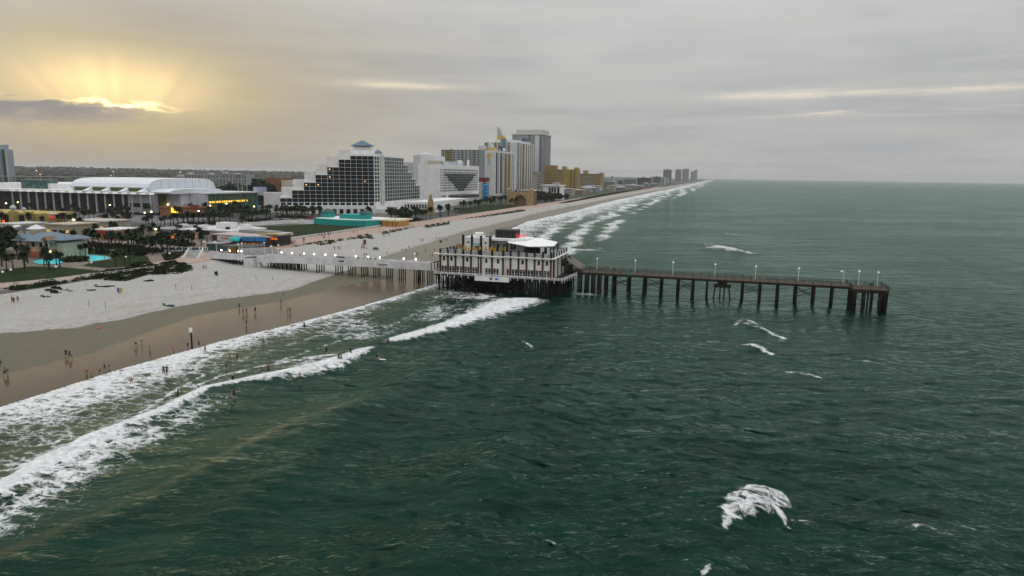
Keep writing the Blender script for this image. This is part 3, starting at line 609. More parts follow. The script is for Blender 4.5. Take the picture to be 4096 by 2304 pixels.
    MB().add([(-82.2,225.4,15.3),(-80,225.4,15.3),(-80,226.59,16.1),(-82.2,226.59,16.1),(-82.2,225.4,15.25),(-80,225.4,15.25),(-80,226.59,16.0),(-82.2,226.59,16.0)],[(0,1,2,3),(7,6,5,4),(0,4,5,1),(1,5,6,2),(2,6,7,3),(3,7,4,0)]).build('green_awning',mat('seafoam_awning',(.16,.30,.29),.8),p)
    MB().box(-81.7,-80.4,226.52,226.595,12.9,15.0).build('doorway',black,p)
    MB().lathe([(0.2,0),(1.75,.0),(1.75,1.2),(1.5,1.45),(.2,1.5)],20,(-81.8,231,18.12)).build('roof_drum',white,p)
    MB().box(-78.6,-76.8,228,231,18.12,18.7).build('roof_unit',mat('grey_green_unit',(.16,.18,.17),.6),p)
    b=MB().box(-76.38,-64.6,229.5,238,12.86,17.2).build('pavilion',mat('pavilion_wall',(.40,.40,.37),.8),t)
    MB().prism([(-76.5,226.9),(-68,226.6),(-63.6,229),(-62.6,234),(-64,239.5),(-76.5,239.5)],17.22,17.95).build('pavilion_roof',white,b)
    for x in (-71.4,-68.6):
        w=MB().box(x-1.05,x+1.05,229.35,229.48,13.9,16.2).build('window',white,b)
        for dx in (-.5,.5): MB().box(x+dx-.44,x+dx+.44,229.3,229.345,14.05,16.05).build('pane',glass,w)
    MB().box(-74.6,-73.5,229.38,229.49,12.9,15.6).build('door',black,b)
    s=MB().box(-75.6,-68.2,230.5,236.5,17.96,20.8).build('equipment_screen',black,b)
    for i in range(6): cube('screen_rib',s,-75.2+i*1.3,-75.1+i*1.3,230.42,230.49,18.0,20.8,mat('screen_rib_grey',(.05,.05,.05),.6))
    rd=mat('red_sign',(.75,.01,.012),.4,emit=(1,.02,.02),estr=.55)
    lettering("Joe's",1.75,rd,b,(-66.4,231.4,19.0),R(28))
    # big white awning on dark posts at the seaward corner
    a=[(-69.2,224.2,16.95),(-60.6,221.2,16.15),(-52.4,223.0,16.5),(-53.4,233,16.9),(-61.5,236,17.9),(-69.5,232,17.4)]
    MB().add([(x,y,z+.14) for x,y,z in a]+a,[(0,1,2,3,4,5),(11,10,9,8,7,6)]+[(i,6+i,6+(i+1)%6,(i+1)%6) for i in range(6)]).build('terrace_awning',mat('white_canvas',(.84,.84,.84),.6,var=.04),t)
    for x,y,z in a: cube('awning_post',t,x-.2,x+.2,y-.2,y+.2,12.86,z-.01,dkpost)
    cube('awning_post',t,-69.4,-68.8,223.4,224.0,12.86,16.9,dkpost)
    MB().box(-66.5,-56,230,234,12.86,14.9).build('bar_counter',mat('bar_dark_wood',(.02,.016,.013),.7),t)  # made tall and near black to stand in for shade under the awning
    for x in (-55.9,-53.6): MB().box(x-.8,x+.5 if x<-55 else x+.1,221.6,221.7,13.2,16.1).build('canvas_side_curtain',mat('grey_canvas',(.50,.53,.55),.7),t)
    MB().tube((-92.6,220,12.9),(-92.6,220,17.2),.06,n=6).build('flag_pole',steel,t); MB().box(-92.55,-91.7,219.98,220.02,16.5,17.2).build('flag',black,t)
    # sloped roof of the rear stair on the seaward side
    MB().add([(-51.3,233,11.6),(-51.3,243,11.6),(-44.6,243,7.6),(-44.6,233,7.6),(-51.3,233,11.4),(-51.3,243,11.4),(-44.6,243,7.4),(-44.6,233,7.4)],[(0,3,2,1),(4,5,6,7),(0,1,5,4),(1,2,6,5),(2,3,7,6),(3,0,4,7)]).build('stair_roof',mat('tan_roofing',(.13,.115,.095),.85),t)
    for x,z in ((-46.4,8.3),(-48.8,9.9)): cube('stair_wall',t,x-1.1,x+1.1,233.2,233.4,6.0,z-.5,wood)
    return t
pier_house()
# closed yellow parasols on the terrace
pm=mat('mustard_canvas',(.50,.27,.02),.8,.2,var=.25,scale=4); pp=mat('parasol_pole',(.35,.3,.2),.6)
cl=MB().lathe([(.05,2.55),(.16,2.3),(.34,1.3),(.40,.75),(.22,.72),(.06,.74)][::-1],8).mesh('closed_canopy',pm); po=MB().tube((0,0,0),(0,0,2.75),.04,n=6).mesh('pole',pp); ba=MB().lathe([(.3,0),(.3,.08)],8).mesh('base',greyw)
ps=[]
for x,y in ((-90.6,232.4),(-89.6,236),(-88.4,234),(-87.2,226.6),(-85.3,224.6),(-84.1,223.6),(-82.7,222.6),(-82.1,225.2),(-80.1,223.5),(-78.3,222.2),(-77.3,225),(-75.8,226.2),(-74.6,222),(-74.9,225.1),(-72.9,221.6),(-72.3,225.4),(-70.6,226.2),(-69.9,224.9)):
    p=thing('closed_parasol','','parasol',(x,y,12.86)); ps.append(p)
    for nme,me in (('closed_canopy',cl),('pole',po),('base',ba)): link(nme,me,p,(x,y,12.86),rnd.random()*3)
label_row(ps,'closed mustard parasol on the pier house roof','of its kind','closed parasols on the roof terrace')
# lamps
def lamp_proto(h,arm,lit=False):
    pole=MB().tube((0,0,0),(0,0,h),.085,.05,8).tube((0,0,h-.25),(arm,0,h-.1),.035,n=6).mesh('pole',lampw)
    shade=MB().lathe([(.07,.32),(.10,.25),(.44,-.16),(.40,-.17),(.05,.1)][::-1],14,(arm,0,h-.55)).mesh('shade',lampw)
    return pole,shade,MB().lathe([(.03,.12),(.14,.03),(.12,-.1),(.03,-.14)][::-1],8,(arm,0,h-.6)).mesh('bulb',bulb if lit else lampw)
L1=lamp_proto(4.9,.02); L2=lamp_proto(4.6,-.75); lit=lamp_proto(4.3,-.5,True)
def lamp(meshes,x,y,z,rz=0):
    p=thing('pier_lamp','','lamp',(x,y,z),rz)
    for nme,me in zip(('pole','shade','bulb'),meshes): o=link(nme,me,p,(x,y,z),rz)
    return p
lo=[lamp(L1 if i not in (6,) else L2,x,237.4,7.0,rnd.random()*.3) for i,x in enumerate((-40,-26.7,-13.9,-.1,12.8,26,39.4,43.8,49.2))]
label_row(lo,'white cone lamp on the timber pier','of its row','lamps along the timber pier')
lw=[lamp(m_,x,y,z,r) for m_,x,y,z,r in ((L2,-206.1,237,6.6,0),(L2,-201.5,238,6.6,1.2),(lit,-189.7,237.5,6.4,.4),(L1,-187.6,236.6,6.4,0),(L1,-180.8,242,6.4,0),(lit,-172.8,236.3,6.4,.5),(L1,-169.6,235.9,6.45,0),(lit,-135.2,235.95,6.45,.3),(lit,-109.5,235.95,6.45,2))]
label_row(lw,'white cone lamp along the white walkway','of its row','lamps along the white walkway')
gm=MB().lathe([(.06,-.3),(.2,-.22),(.3,0),(.2,.22),(.06,.3)],10).mesh('globe',globe); gb=MB().lathe([(.14,-.62),(.10,-.25)],8).mesh('socket',steel)
gl=[]
for x,y in [(x,235.35) for x in (-196.8,-192.7,-167.8,-162.9,-157.4,-152.8,-147.7,-143.3,-134.2,-129,-123.9,-113.8,-108.8)]+[(-188.6,235.4),(-187,235.4)]:
    z=8.0 if x>-176 else 7.6
    p=thing('globe_light','','lamp',(x,y,z)); gl.append(p); link('globe',gm,p,(x,y,z)); link('socket',gb,p,(x,y,z))
label_row(gl,'glowing globe light on the walkway parapet','of the row','globe lights on the walkway parapet')
# ================================================================ paving, lawns, water
G=3.86
paver=mat('pink_pavers',(.40,.29,.24),.85,.25,var=.14,scale=1.2); asph=mat('asphalt',(.06,.06,.062),.9,.25,var=.2,scale=.4); beigep=mat('beige_paving',(.20,.165,.14),.85,.25,var=.15,scale=.5)
lawnm=mat('lawn_grass',(.016,.032,.008),.95,.1,var=.35,scale=.25,bump=.6,bscale=5); lotm=mat('parking_concrete',(.15,.15,.155),.9,.25,var=.2,scale=.15); line=mat('road_paint',(.7,.7,.68),.8)
patch('plaza_paving',[(-318,120),(-206,120),(-199,204),(-197.4,240),(-200,300),(-262,312),(-318,300)],G+.03,beigep)
patch('promenade',[(-219,152),(-218,159),(-215,162),(-211,172),(-210,181),(-211,190),(-211,197),(-213,219),(-221,262),(-221,1000),(-226,2600),(-204,2600),(-197.4,1000),(-197.4,240),(-199,204),(-200,192),(-203,184),(-204,173),(-204,167),(-209,159),(-208,151),(-209,144)],G+.06,paver)
patch('lawn',[(-246,173),(-246,180),(-245,190),(-233,193),(-212,191),(-211,182),(-212,173),(-216,163),(-218,157),(-221,153)],G+.07,lawnm)
patch('lawn',[(-295,244),(-282,247),(-260,242),(-231,231),(-221,222),(-213,203),(-216,197),(-229,198),(-236,208),(-236,218),(-254,227),(-272,226)],G+.07,lawnm)
patch('lawn',[(-300,372),(-282,350),(-262,326),(-223.2,309),(-223.2,425),(-231,415),(-249,415),(-272,421)],G+.07,lawnm)
patch('lawn',[(-262,694),(-275,794),(-243,795),(-225,769),(-221.5,679),(-223,604),(-240,600)],G+.07,lawnm)
patch('avenue',[(-356,150),(-338,150),(-330,480),(-345,900),(-420,3200),(-440,3200),(-365,900),(-352,480)],G+.02,asph)
patch('cross_street',[(-720,372),(-357,352),(-357,366),(-720,388)],G+.02,asph)
patch('car_park',[(-336,342),(-300,342),(-296,420),(-297,490),(-328,490)],G+.024,lotm)
patch('car_park',[(-590,392),(-366,380),(-372,440),(-470,446),(-600,450)],G+.024,lotm)
for i in range(26):
    y=348+i*5.3; tag(MB().box(-334,-329,y,y+.14,G+.03,G+.034).build('parking_line',line),kind='structure')
poolm=mat('turquoise_pool',(.06,.58,.64),.5,.08,var=.12,scale=.3)
pool=patch('pool_water',[(-255,199),(-248,196),(-242,197),(-242,200),(-244,203),(-252,211),(-251,216),(-244,214),(-237,209),(-237,214),(-238,219),(-245,224),(-255,226),(-261,223),(-263,219),(-256,211),(-260,207),(-259,203)],G+.10,poolm)
def ring(name,poly,w,z0,z1,m):
    mb=MB()
    for a,b in zip(poly,poly[1:]+poly[:1]): Wall(a,b).add(mb,0,math.dist(a,b),z0,z1,-.01,w)
    return tag(mb.build(name,m),kind='structure')
ring('pool_kerb',[(-255,199),(-248,196),(-242,197),(-242,200),(-244,203),(-252,211),(-251,216),(-244,214),(-237,209),(-237,214),(-238,219),(-245,224),(-255,226),(-261,223),(-263,219),(-256,211),(-260,207),(-259,203)],.55,G,G+.22,beigep)
# ================================================================ town walls
def lowwall(name,label,pts,z0,z1,th,m):
    t=thing(name,label,'wall',(pts[0][0],pts[0][1],z0))
    for a,b in zip(pts,pts[1:]):
        mb=MB(); Wall(a,b).add(mb,0,math.dist(a,b),z0,z1,-th,0); mb.build('wall_panel',m,t)
lowwall('promenade_wall','low white wall between the lawn and the pink promenade',[(-222.6,306),(-222.6,346),(-222.6,386),(-222.6,426)],G,G+1.0,.4,offw)
lowwall('car_park_wall','tall white wall between the parking lot and the lawn',[(-286,333),(-297.5,352),(-299,390),(-292,421),(-273,424)],G,G+2.6,.4,white)
lowwall('terrace_fence_wall','pinkish rendered garden wall behind the turquoise building',[(-266,484),(-240,498)],G,G+4.0,.4,mat('pink_stucco',(.52,.46,.44),.85,var=.2))
lowwall('park_balustrade','white pillar fence with green panels beside the pier stairs',[(-246,249),(-233,253),(-218,257)],G,G+.3,.3,white)
fence=[o for o in col.objects if o.name=='park_balustrade'][0]
gm_=mat('teal_fence_panel',(.03,.10,.10),.6)
for a,b in (((-246,249),(-233,253)),((-233,253),(-218,257))):
    w=Wall(a,b); k=4
    for i in range(k): w.block('pillar',fence,w.L*i/k,w.L*i/k+.55,G+.31,G+1.9,-.4,.1,white); w.block('fence_panel',fence,w.L*i/k+.6,w.L*(i+1)/k-.05,G+.35,G+1.5,-.2,-.1,gm_)
# ================================================================ hotels
teal=mat('teal_glass',(.014,.034,.038),.2,.25,var=.35,scale=.15,objvar=.5); navy=mat('night_glass',(.006,.010,.013),.25,.12,var=.4,scale=.15,objvar=.9)
hotelw=mat('hotel_white',(.78,.77,.765),.75,.3,var=.06,scale=.12); litw=mat('lit_room',(.8,.5,.2),.5,emit=(1,.5,.12),estr=1.6); blueroof=mat('slate_blue_roof',(.10,.16,.22),.6,.4,var=.15,scale=.5)
def grid(mb,w,u0,u1,z0,z1,cols,rows,fw=.6,fh=.6,o0=-.05,o1=.05,m=0,skip=None):
    du=(u1-u0)/cols; dz=(z1-z0)/rows
    for i in range(cols):
        for j in range(rows):
            if skip and skip(i,j): continue
            a=u0+du*(i+.5-fw/2); c=z0+dz*(j+.5-fh/2); w.add(mb,a,a+du*fw,c,c+dz*fh,o0,o1,m)
def stuffpart(mb,name,m,parent): return tag(mb.build(name,m,parent),kind='stuff')
def stepped_hotel():
    A,Cn,B=(-367,515.9),(-297.4,556.8),(-307.8,677.2); zg,zt=14.0,54.9; rh=(zt-zg)/12
    t=thing('stepped_hotel','large white stepped hotel with dark square windows and blue pyramid roof','hotel',(-320,570,4))
    w=Wall(A,Cn); e=Wall(Cn,B); cw=w.L/16
    rows=[1,1,3,3,5,5,7,7,9,9,11,11,12,12,12,12]
    body=MB()
    for k in range(0,16,2): w.add(body,k*cw,(k+2)*cw-.003,4,zg+rows[k]*rh+1.5,-15,0)
    body.build('south_wing',hotelw,t)
    back=MB(); br={-3:2.3,0:3.7,2:5.7,4:7.7,6:9.7,8:11.8,10:13.6,12:13.0,14:12.6}
    for k,r_ in br.items(): w.add(back,k*cw,(k+(3 if k<0 else 2))*cw-.003,4,zg+r_*rh,-27,-15.01)
    back.build('rear_wing',mat('rear_wall_white',(.60,.59,.585),.8,var=.08,scale=.2),t)
    for k in range(16):
        for j in range(rows[k]):
            w.block('window',t,k*cw+.09,(k+1)*cw-.09,zg+j*rh+.10,zg+(j+1)*rh-.10,.01,.06,navy)
            if (k,j) in((4,4),(6,4),(8,8),(14,5),(8,6)): w.block('room_light',t,k*cw+1.6,k*cw+2.7,zg+j*rh+1.2,zg+j*rh+2.1,.065,.12,litw)
    for k in range(17): w.block('mullion_fin',t,k*cw-.09,k*cw+.09,zg,zg+max(rows[max(0,k-1)],rows[min(15,k)])*rh,.02,.30,white)
    for j in range(13):
        k0=next(k for k in range(16) if rows[k]>=max(1,j)); w.block('floor_edge',t,k0*cw,w.L,zg+j*rh-.10,zg+j*rh+.10,.015,.25,white)
    eb=MB(); segs=[(0,.617,12),(.617,.705,10),(.705,.802,8),(.802,.896,6),(.896,1.0,4)]
    for a,b,r_ in segs: e.add(eb,a*e.L+(.003 if a else 1.2),b*e.L-.003,4,zg+r_*rh+(1.4 if r_==12 else .6),-17,0)
    eb.build('seaward_wing',hotelw,t)
    g=MB(); grid(g,e,1.0,.105*e.L,zg,zg+12*rh,2,12,.82,.80,.01,.06)
    for a,b,r_ in ((.2,.617,12),(.617,.705,10),(.705,.802,8),(.802,.896,6),(.896,1.0,4)): grid(g,e,a*e.L,b*e.L,zg,zg+r_*rh,max(2,round((b-a)*e.L/3.1)),r_,.92,.92,.01,.06)
    stuffpart(g,'seaward_windows',teal,t)
    f=MB()
    for a,b,r_ in segs:
        for j in range(r_+1): e.add(f,max(a,.0)*e.L+.2,b*e.L,zg+j*rh-.13,zg+j*rh+.13,.02,.14)
    for u in np.arange(.2*e.L,e.L,6.2): e.add(f,u-.12,u+.12,zg,zg+[r_ for a,b,r_ in segs if a<=u/e.L<=b][0]*rh,.02,.3)
    stuffpart(f,'balcony_edges',white,t)
    e.block('stair_glazing',t,.115*e.L,.185*e.L,zg-2,zg+12*rh+1,.03,.8,mat('pale_glass_strip',(.45,.48,.42),.4,.5,var=.15,scale=.3))
    g=MB(); grid(g,w,0,w.L,11.2,13.8,16,1,.8,.9,.01,.08); stuffpart(g,'podium_windows',teal,t)
    w.block('podium_slab',t,-2,w.L+1,8.6,11.1,.02,4,white)
    for i in range(9): w.block('podium_opening',t,26+i*6.0,29.4+i*6.0,4.2,8.2,4.01,4.08,navy)
    w.block('podium_wall',t,24,w.L+2,4,8.59,.02,4.0,offw)
    c=w.p(12.0*cw,-14); q=lambda x,y:(c[0]+x,c[1]+y)
    base=Wall(q(0,0),q(w.d.x*24,w.d.y*24)); tb=MB(); base.add(tb,0,22,zt,60.2,-14,0); base.add(tb,3,19,60.21,63.3,-12,-2); tb.build('lift_tower',white,t)
    tb=MB(); base.add(tb,4,18,63.31,64.4,-11.4,-2.6); tb.build('louvre_band',black,t)
    for nm,(u0,u1,o0,o1,z0,z1) in (('pyramid_roof',(1,21,-14.5,.5,64.42,69.6)),('small_pyramid_roof',(21,29,-9,0,58.4,61.6))):
        vs=[base.p(u0,o1,z0),base.p(u1,o1,z0),base.p(u1,o0,z0),base.p(u0,o0,z0)]; ap=base.p((u0+u1)/2,(o0+o1)/2,z1); vs2=[(x,y,z-.35) for x,y,z in vs]
        MB().add(vs+vs2+[ap],[(0,1,8),(1,2,8),(2,3,8),(3,0,8),(7,6,5,4),(0,4,5,1),(1,5,6,2),(2,6,7,3),(3,7,4,0)]).build(nm,blueroof,t)
    tb=MB(); base.add(tb,22,28,zt-1,58.04,-8,-1); tb.build('stair_tower',white,t)
stepped_hotel()
def white_hotel():
    t=thing('white_slab_hotel','white hotel with a wide green window grid facing the sea beside the stepped hotel','hotel',(-360,880,4))
    X=-341.4; e=Wall((X,812.7),(X,961)); s=Wall((-372,812.7),(X,812.7))
    MB().box(-371,X,812.7,961,4,51.9).build('wall',hotelw,t)
    MB().prism([(-395,850),(-372,822),(-372,905),(-395,905)],4,64).build('lift_slab',conc,t); MB().box(-415,-395.2,860,905,4,55).build('side_slab',mat('slab_grey',(.52,.52,.52),.85),t)
    MB().lathe([(11,0),(11,1.5),(9,3.5),(2,4)],4,(-383,862,64)).build('barrel_cap',conc,t)
    rows=10; g=MB(); k=MB(); rz=(48.8-18.9)/9
    for j in range(9):
        z=18.9+(8-j)*rz
        for i in range(30):
            u=10+i*4.5
            inside=(j>=2 and abs(i-14.5)<13.2-max(0,(j-2))*1.7)
            e.add(g if inside else k,u-(2.1 if inside else 1.3),u+(2.1 if inside else 1.3),z-(1.45 if inside else 1.25),z+(1.75 if inside else 1.0),.01,.12)
        e.add(k,2,5,z-1.0,z+.9,.01,.12)
    stuffpart(g,'curtain_wall',mat('green_glass',(.012,.034,.028),.25,.2,var=.3,scale=.1),t); stuffpart(k,'window_grid',mat('grey_green_glass',(.014,.026,.026),.25,.2,var=.3,scale=.1),t)
    g=MB(); grid(g,e,4,22,5.5,13,4,1,.55,.95,.02,.2); grid(g,e,26,100,7,13.5,17,1,.5,.9,.02,.2); stuffpart(g,'arcade_windows',teal,t)
    MB().box(X+.02,X+14,830,960,4,8.5).build('podium',offw,t); MB().box(X+.02,X+13,845,930,8.52,12.5).build('restaurant_block',mat('dark_glazed_block',(.03,.04,.04),.3,.5),t)
    MB().box(-365,-352,830,850,51.92,57).build('roof_plant',mat('tan_plant',(.36,.33,.25),.85),t); MB().box(-350,-343,845,880,51.92,56.5).build('roof_hood',mat('pale_blue_roof',(.52,.56,.60),.6),t)
    MB().lathe([(5,0),(5,4),(3.4,6.5),(.4,7.5)],10,(-350,905,51.92)).build('roof_dome',mat('pale_blue_roof',(.52,.56,.60),.6),t); MB().lathe([(2,0),(2,6),(.3,9)],8,(-345,925,51.92)).build('roof_finial',white,t)
white_hotel()
greyt=mat('tower_grey',(.30,.315,.33),.8,.3,var=.08,scale=.05); cream=mat('tower_cream',(.60,.60,.585),.8,.3,var=.08,scale=.05); yel=mat('yellow_trim',(.55,.40,.08),.7,var=.1); purp=mat('violet_trim',(.05,.035,.14),.7); deepw=mat('deep_shade_window',(.008,.010,.012),.4,.15,var=.3,scale=.05)
def strips(t,w,z0,z1,fl,spec,name):
    """spec: list of (u0,u1,kind): window strips with balcony edges"""
    g=MB(); s=MB(); y=MB(); p=MB(); dz=(z1-z0)/fl
    for u0,u1,kd in spec:
        for j in range(fl):
            z=z0+j*dz; w.add(g,u0,u1,z+dz*.22,z+dz*.86,.01,.08)
            tgt=y if kd=='y' else p if kd=='p' else s
            w.add(tgt,u0-.2,u1+.2,z-.10*dz,z+dz*(.2 if kd!='w' else .08),.01,.35 if kd!='w' else .2)
    for mb,n,m in ((g,'windows',deepw),(s,'balcony_edges',cream),(y,'yellow_balconies',yel),(p,'violet_balconies',purp)):
        if mb.v: stuffpart(mb,name+'_'+n,m,t)
def ocean_towers():
    t=thing('long_condo_slab','long grey condominium slab rising behind the white hotel','tower',(-440,1165,4))
    MB().box(-480.5,-392,1150,1178,4,83).build('wall',greyt,t); w=Wall((-480.5,1150),(-392,1150))
    strips(t,w,40,82,14,[(3,6,'w'),(8,21,'y'),(23,26,'w'),(32,35,'w'),(38,43,'w'),(46,49,'w'),(54,57,'w'),(60,66,'w'),(69,72,'w')],'south')
    MB().box(-412,-402,1155,1170,83.02,90).build('lift_head',cream,t); MB().lathe([(2,0),(2,1.5),(.3,4)],8,(-465,1160,83)).build('finial',yel,t)
    t=thing('violet_trim_condo_tower','pale condominium tower with yellow and violet balconies nearest the beach','tower',(-380,1190,4))
    MB().box(-391,-372,1130,1252,4,81).build('wall',cream,t)
    e=Wall((-372,1130),(-372,1252)); s=Wall((-391,1130),(-372,1130))
    strips(t,e,8,78,22,[(2,11.5,'p'),(14.2,21,'w'),(26.5,38,'p'),(40.6,47,'w'),(52,68,'y'),(72,90,'y'),(97,103,'w'),(109,114,'w')],'east')
    for i,(u0,u1) in enumerate(((0,1.6),(12.5,13.6),(22,25.5),(38.6,40),(48,50),(92,94),(104.5,106.5),(116.5,121))): e.block('pier_fin',t,u0,u1,4,82.5+(i%3)*1.2,.02,.5,white)
    s.block('accent_panel',t,4,11,68,76,.02,.3,yel); s.block('accent_panel',t,4.5,10.5,56,67.8,.02,.25,mat('powder_blue_panel',(.34,.42,.52),.7)); s.block('accent_line',t,4.5,5.2,10,55.8,.02,.2,mat('beige_line',(.5,.45,.33),.8)); s.block('accent_line',t,9.8,10.5,10,55.8,.02,.2,mat('beige_line',(.5,.45,.33),.8))
    MB().box(-388,-376,1135,1152,81.02,86).build('roof_block',yel,t); MB().box(-386,-379,1190,1215,81.02,90).build('roof_frame',purp,t); MB().box(-385,-378.9,1194,1211,83,88).build('roof_frame_panel',white,t)
    MB().add([(-389,1140,86),(-380,1140,86),(-380,1150,86),(-389,1150,86),(-389,1140,98),(-389,1150,98)],[(0,1,4),(3,5,2),(0,4,5,3),(1,2,5,4),(0,3,2,1)]).build('sail_crest',mat('pale_blue_roof',(.52,.56,.60),.6),t)
    t=thing('tall_condo_tower','tall pale condominium tower with a pointed sail crest and yellow balcony stacks','tower',(-430,1390,4))
    MB().box(-462,-394,1330,1462,4,104).build('wall',cream,t); e=Wall((-394,1330),(-394,1462)); s=Wall((-462,1330),(-394,1330))
    strips(t,e,10,104,29,[(2.5,10,'w'),(13,23,'w'),(28,39,'w'),(44,61,'y'),(70,80,'y'),(90,98,'y'),(106,114,'w'),(120,127,'w')],'east')
    for i,(u0,u1) in enumerate(((0,1.5),(24,26.5),(40,42.5),(63,66),(83,86),(101,103.5),(116,118),(129,131.5))): e.block('pier_fin',t,u0,u1,4,105+(6 if 2<i<6 else 2),.02,.6,white)
    strips(t,s,60,104,13,[(2,9,'w'),(12,17,'w'),(21,27,'w'),(30,34,'w'),(38,46,'w'),(50,55,'w')],'south')
    s.block('glass_bay',t,36,47,66,112,.02,2.5,mat('blue_grey_bay',(.16,.24,.28),.3,.5))
    MB().box(-440,-398,1335,1450,104.02,109).build('roof_house',white,t); MB().box(-438,-424,1340,1352,109.02,118).build('crest_base',yel,t)
    MB().add([(-438,1341,118),(-428,1341,118),(-428,1350,118),(-438,1350,118),(-438,1341,136),(-438,1350,136),(-433,1341,131),(-433,1350,131)],[(0,1,6,4),(3,5,7,2),(0,4,5,3),(1,2,7,6),(4,6,7,5),(0,3,2,1)]).build('sail_crest',mat('grey_sail',(.40,.45,.46),.6),t)
    MB().box(-402,-396,1400,1418,109.02,116).build('roof_frame',purp,t)
    t=thing('grey_skyscraper','tallest grey skyscraper with a flat crown, right of the pale towers','tower',(-410,1540,4))
    MB().box(-454,-383,1500,1575,4,129).build('wall',greyt,t); e=Wall((-383,1500),(-383,1575)); s=Wall((-454,1500),(-383,1500))
    MB().box(-457,-381.5,1498,1578,129.02,131).build('cornice',cream,t); MB().box(-446,-386,1503,1570,131.02,140).build('crown',mat('crown_grey',(.50,.49,.48),.8),t)
    strips(t,e,12,129,34,[(2,30,'w'),(38,48,'w'),(56,66,'w')],'east'); strips(t,s,30,129,29,[(36,44,'w'),(48,50,'w'),(64,69,'w')],'south')
    s.block('white_shaft',t,53,62,4,127,.02,.8,mat('shaft_white',(.62,.63,.66),.8))
    t=thing('beige_midrise','slim beige mid-rise at the foot of the grey skyscraper','building',(-344,1320,4))
    MB().box(-352.5,-343,1300,1341,4,45).build('wall',mat('beige_wall',(.38,.33,.28),.85),t); strips(t,Wall((-343,1300),(-343,1341)),6,42,12,[(2,12,'w'),(15,25,'w'),(28,38,'w')],'east'); MB().box(-353,-341,1298,1345,45.02,47).build('roof_slab',greyt,t)
    t=thing('white_beach_house','white boxy beach-front house with large windows under the grey skyscraper','building',(-240,1010,4))
    MB().box(-254,-228,1000,1030,4,25).build('wall',white,t); s=Wall((-254,1000),(-228,1000))
    for u in (9,13,17): s.block('window',t,u,u+3.2,15.5,22.5,.02,.15,teal)
    s.block('window',t,22,25.4,12,23,.02,.15,deepw); MB().box(-257,-226,997,1033,25.02,26).build('roof_slab',white,t); MB().box(-240,-232,1005,1020,26.02,30).build('roof_block',greyt,t)
    ym=mat('ochre_wall',(.30,.22,.085),.85,.2,var=.1,scale=.05); yd=mat('ochre_bright',(.36,.24,.05),.85,.2); yr=mat('ochre_roof',(.30,.16,.06),.85)
    t=thing('yellow_hotel','yellow-ochre hotel with red-brown roof rooms beyond the towers','hotel',(-320,1420,4))
    MB().box(-352,-283,1398,1430,4,52.8).build('wall',ym,t); s=Wall((-352,1398),(-283,1398)); e=Wall((-283,1398),(-283,1430))
    strips(t,s,8,51,13,[(1+i*4.3,3.6+i*4.3,'y') for i in range(9)]+[(54,58,'y'),(61,65,'y')],'south'); s.block('bright_panel',t,41,52,6,53.4,.02,.6,yd)
    MB().box(-352,-330,1400,1425,52.82,61).build('roof_room',yr,t); MB().box(-316,-309,1402,1420,52.82,59).build('roof_room',yd,t); MB().box(-290,-284,1400,1425,52.82,57).build('roof_room',yd,t)
    t=thing('yellow_apartment_block','lower ochre apartment block right of the yellow hotel','building',(-320,1765,4))
    MB().box(-357,-291,1749,1790,4,46).build('wall',ym,t); s=Wall((-357,1749),(-291,1749)); strips(t,s,8,45,12,[(2+i*7,6+i*7,'w') for i in range(7)]+[(53,56,'w'),(59,62,'w')],'south'); MB().box(-340,-330,1755,1775,46.02,54).build('roof_room',ym,t); MB().box(-297,-291.5,1750,1780,46.02,49).build('roof_room',yd,t)
ocean_towers()
FAR=[('grey low hotel nearest beyond the yellow blocks',-351,-311,2113,23,'a'),('pale block topped by a dark tank far inland',-538,-522,3510,39,'w'),('teal low block on the far beach',-307,-291,2153,27,'t'),('grey slab behind the teal block on the far beach',-342,-293,2523,30,'a'),
 ('dark wide slab on the far beach',-324,-271,2808,36,'d'),('narrow brick-pink block on the far beach',-303,-291,3119,38,'p'),('teal wide slab on the far beach',-309,-270,3314,41,'t'),('narrow white block on the far beach',-260,-243,3197,39,'w'),
 ('lone slim grey tower far up the coast',-298,-254,3774,79,'a'),('small white block under the lone far tower',-271,-256,3567,37,'w'),('pink tower leftmost of the far tower cluster',-371,-320,5958,104,'p'),('grey tower second of the far tower cluster',-354,-293,6726,118,'a'),('teal tower third of the far tower cluster',-358,-312,8717,112,'t'),('pale tower rightmost of the far tower cluster',-339,-300,9345,138,'a')]
fm={'a':mat('far_grey',(.30,.31,.32),.85),'w':mat('far_white',(.55,.55,.55),.85),'t':mat('far_teal',(.12,.22,.22),.8),'d':mat('far_dark',(.07,.09,.09),.7),'p':mat('far_pink',(.36,.24,.20),.85)}
for lab,x0,x1,y,h,k in FAR:
    t=thing('far_tower' if h>60 else 'far_building',lab,'tower' if h>60 else 'building',((x0+x1)/2,y+15,4),group='buildings up the coast')
    MB().box(x0,x1,y,y+30,4,h).build('wall',fm[k],t); g=MB(); n=max(4,int((h-4)/3.4)); w=Wall((x0,y),(x1,y))
    for j in range(n): w.add(g,1.5,w.L-1.5,5.5+j*(h-5)/n,5.5+(j+.5)*(h-5)/n,.02,.3)
    stuffpart(g,'window_bands',deepw,t); MB().box(x0+(x1-x0)*.35,x0+(x1-x0)*.6,y+5,y+20,h+.02,h+4).build('roof_room',fm['a'],t)
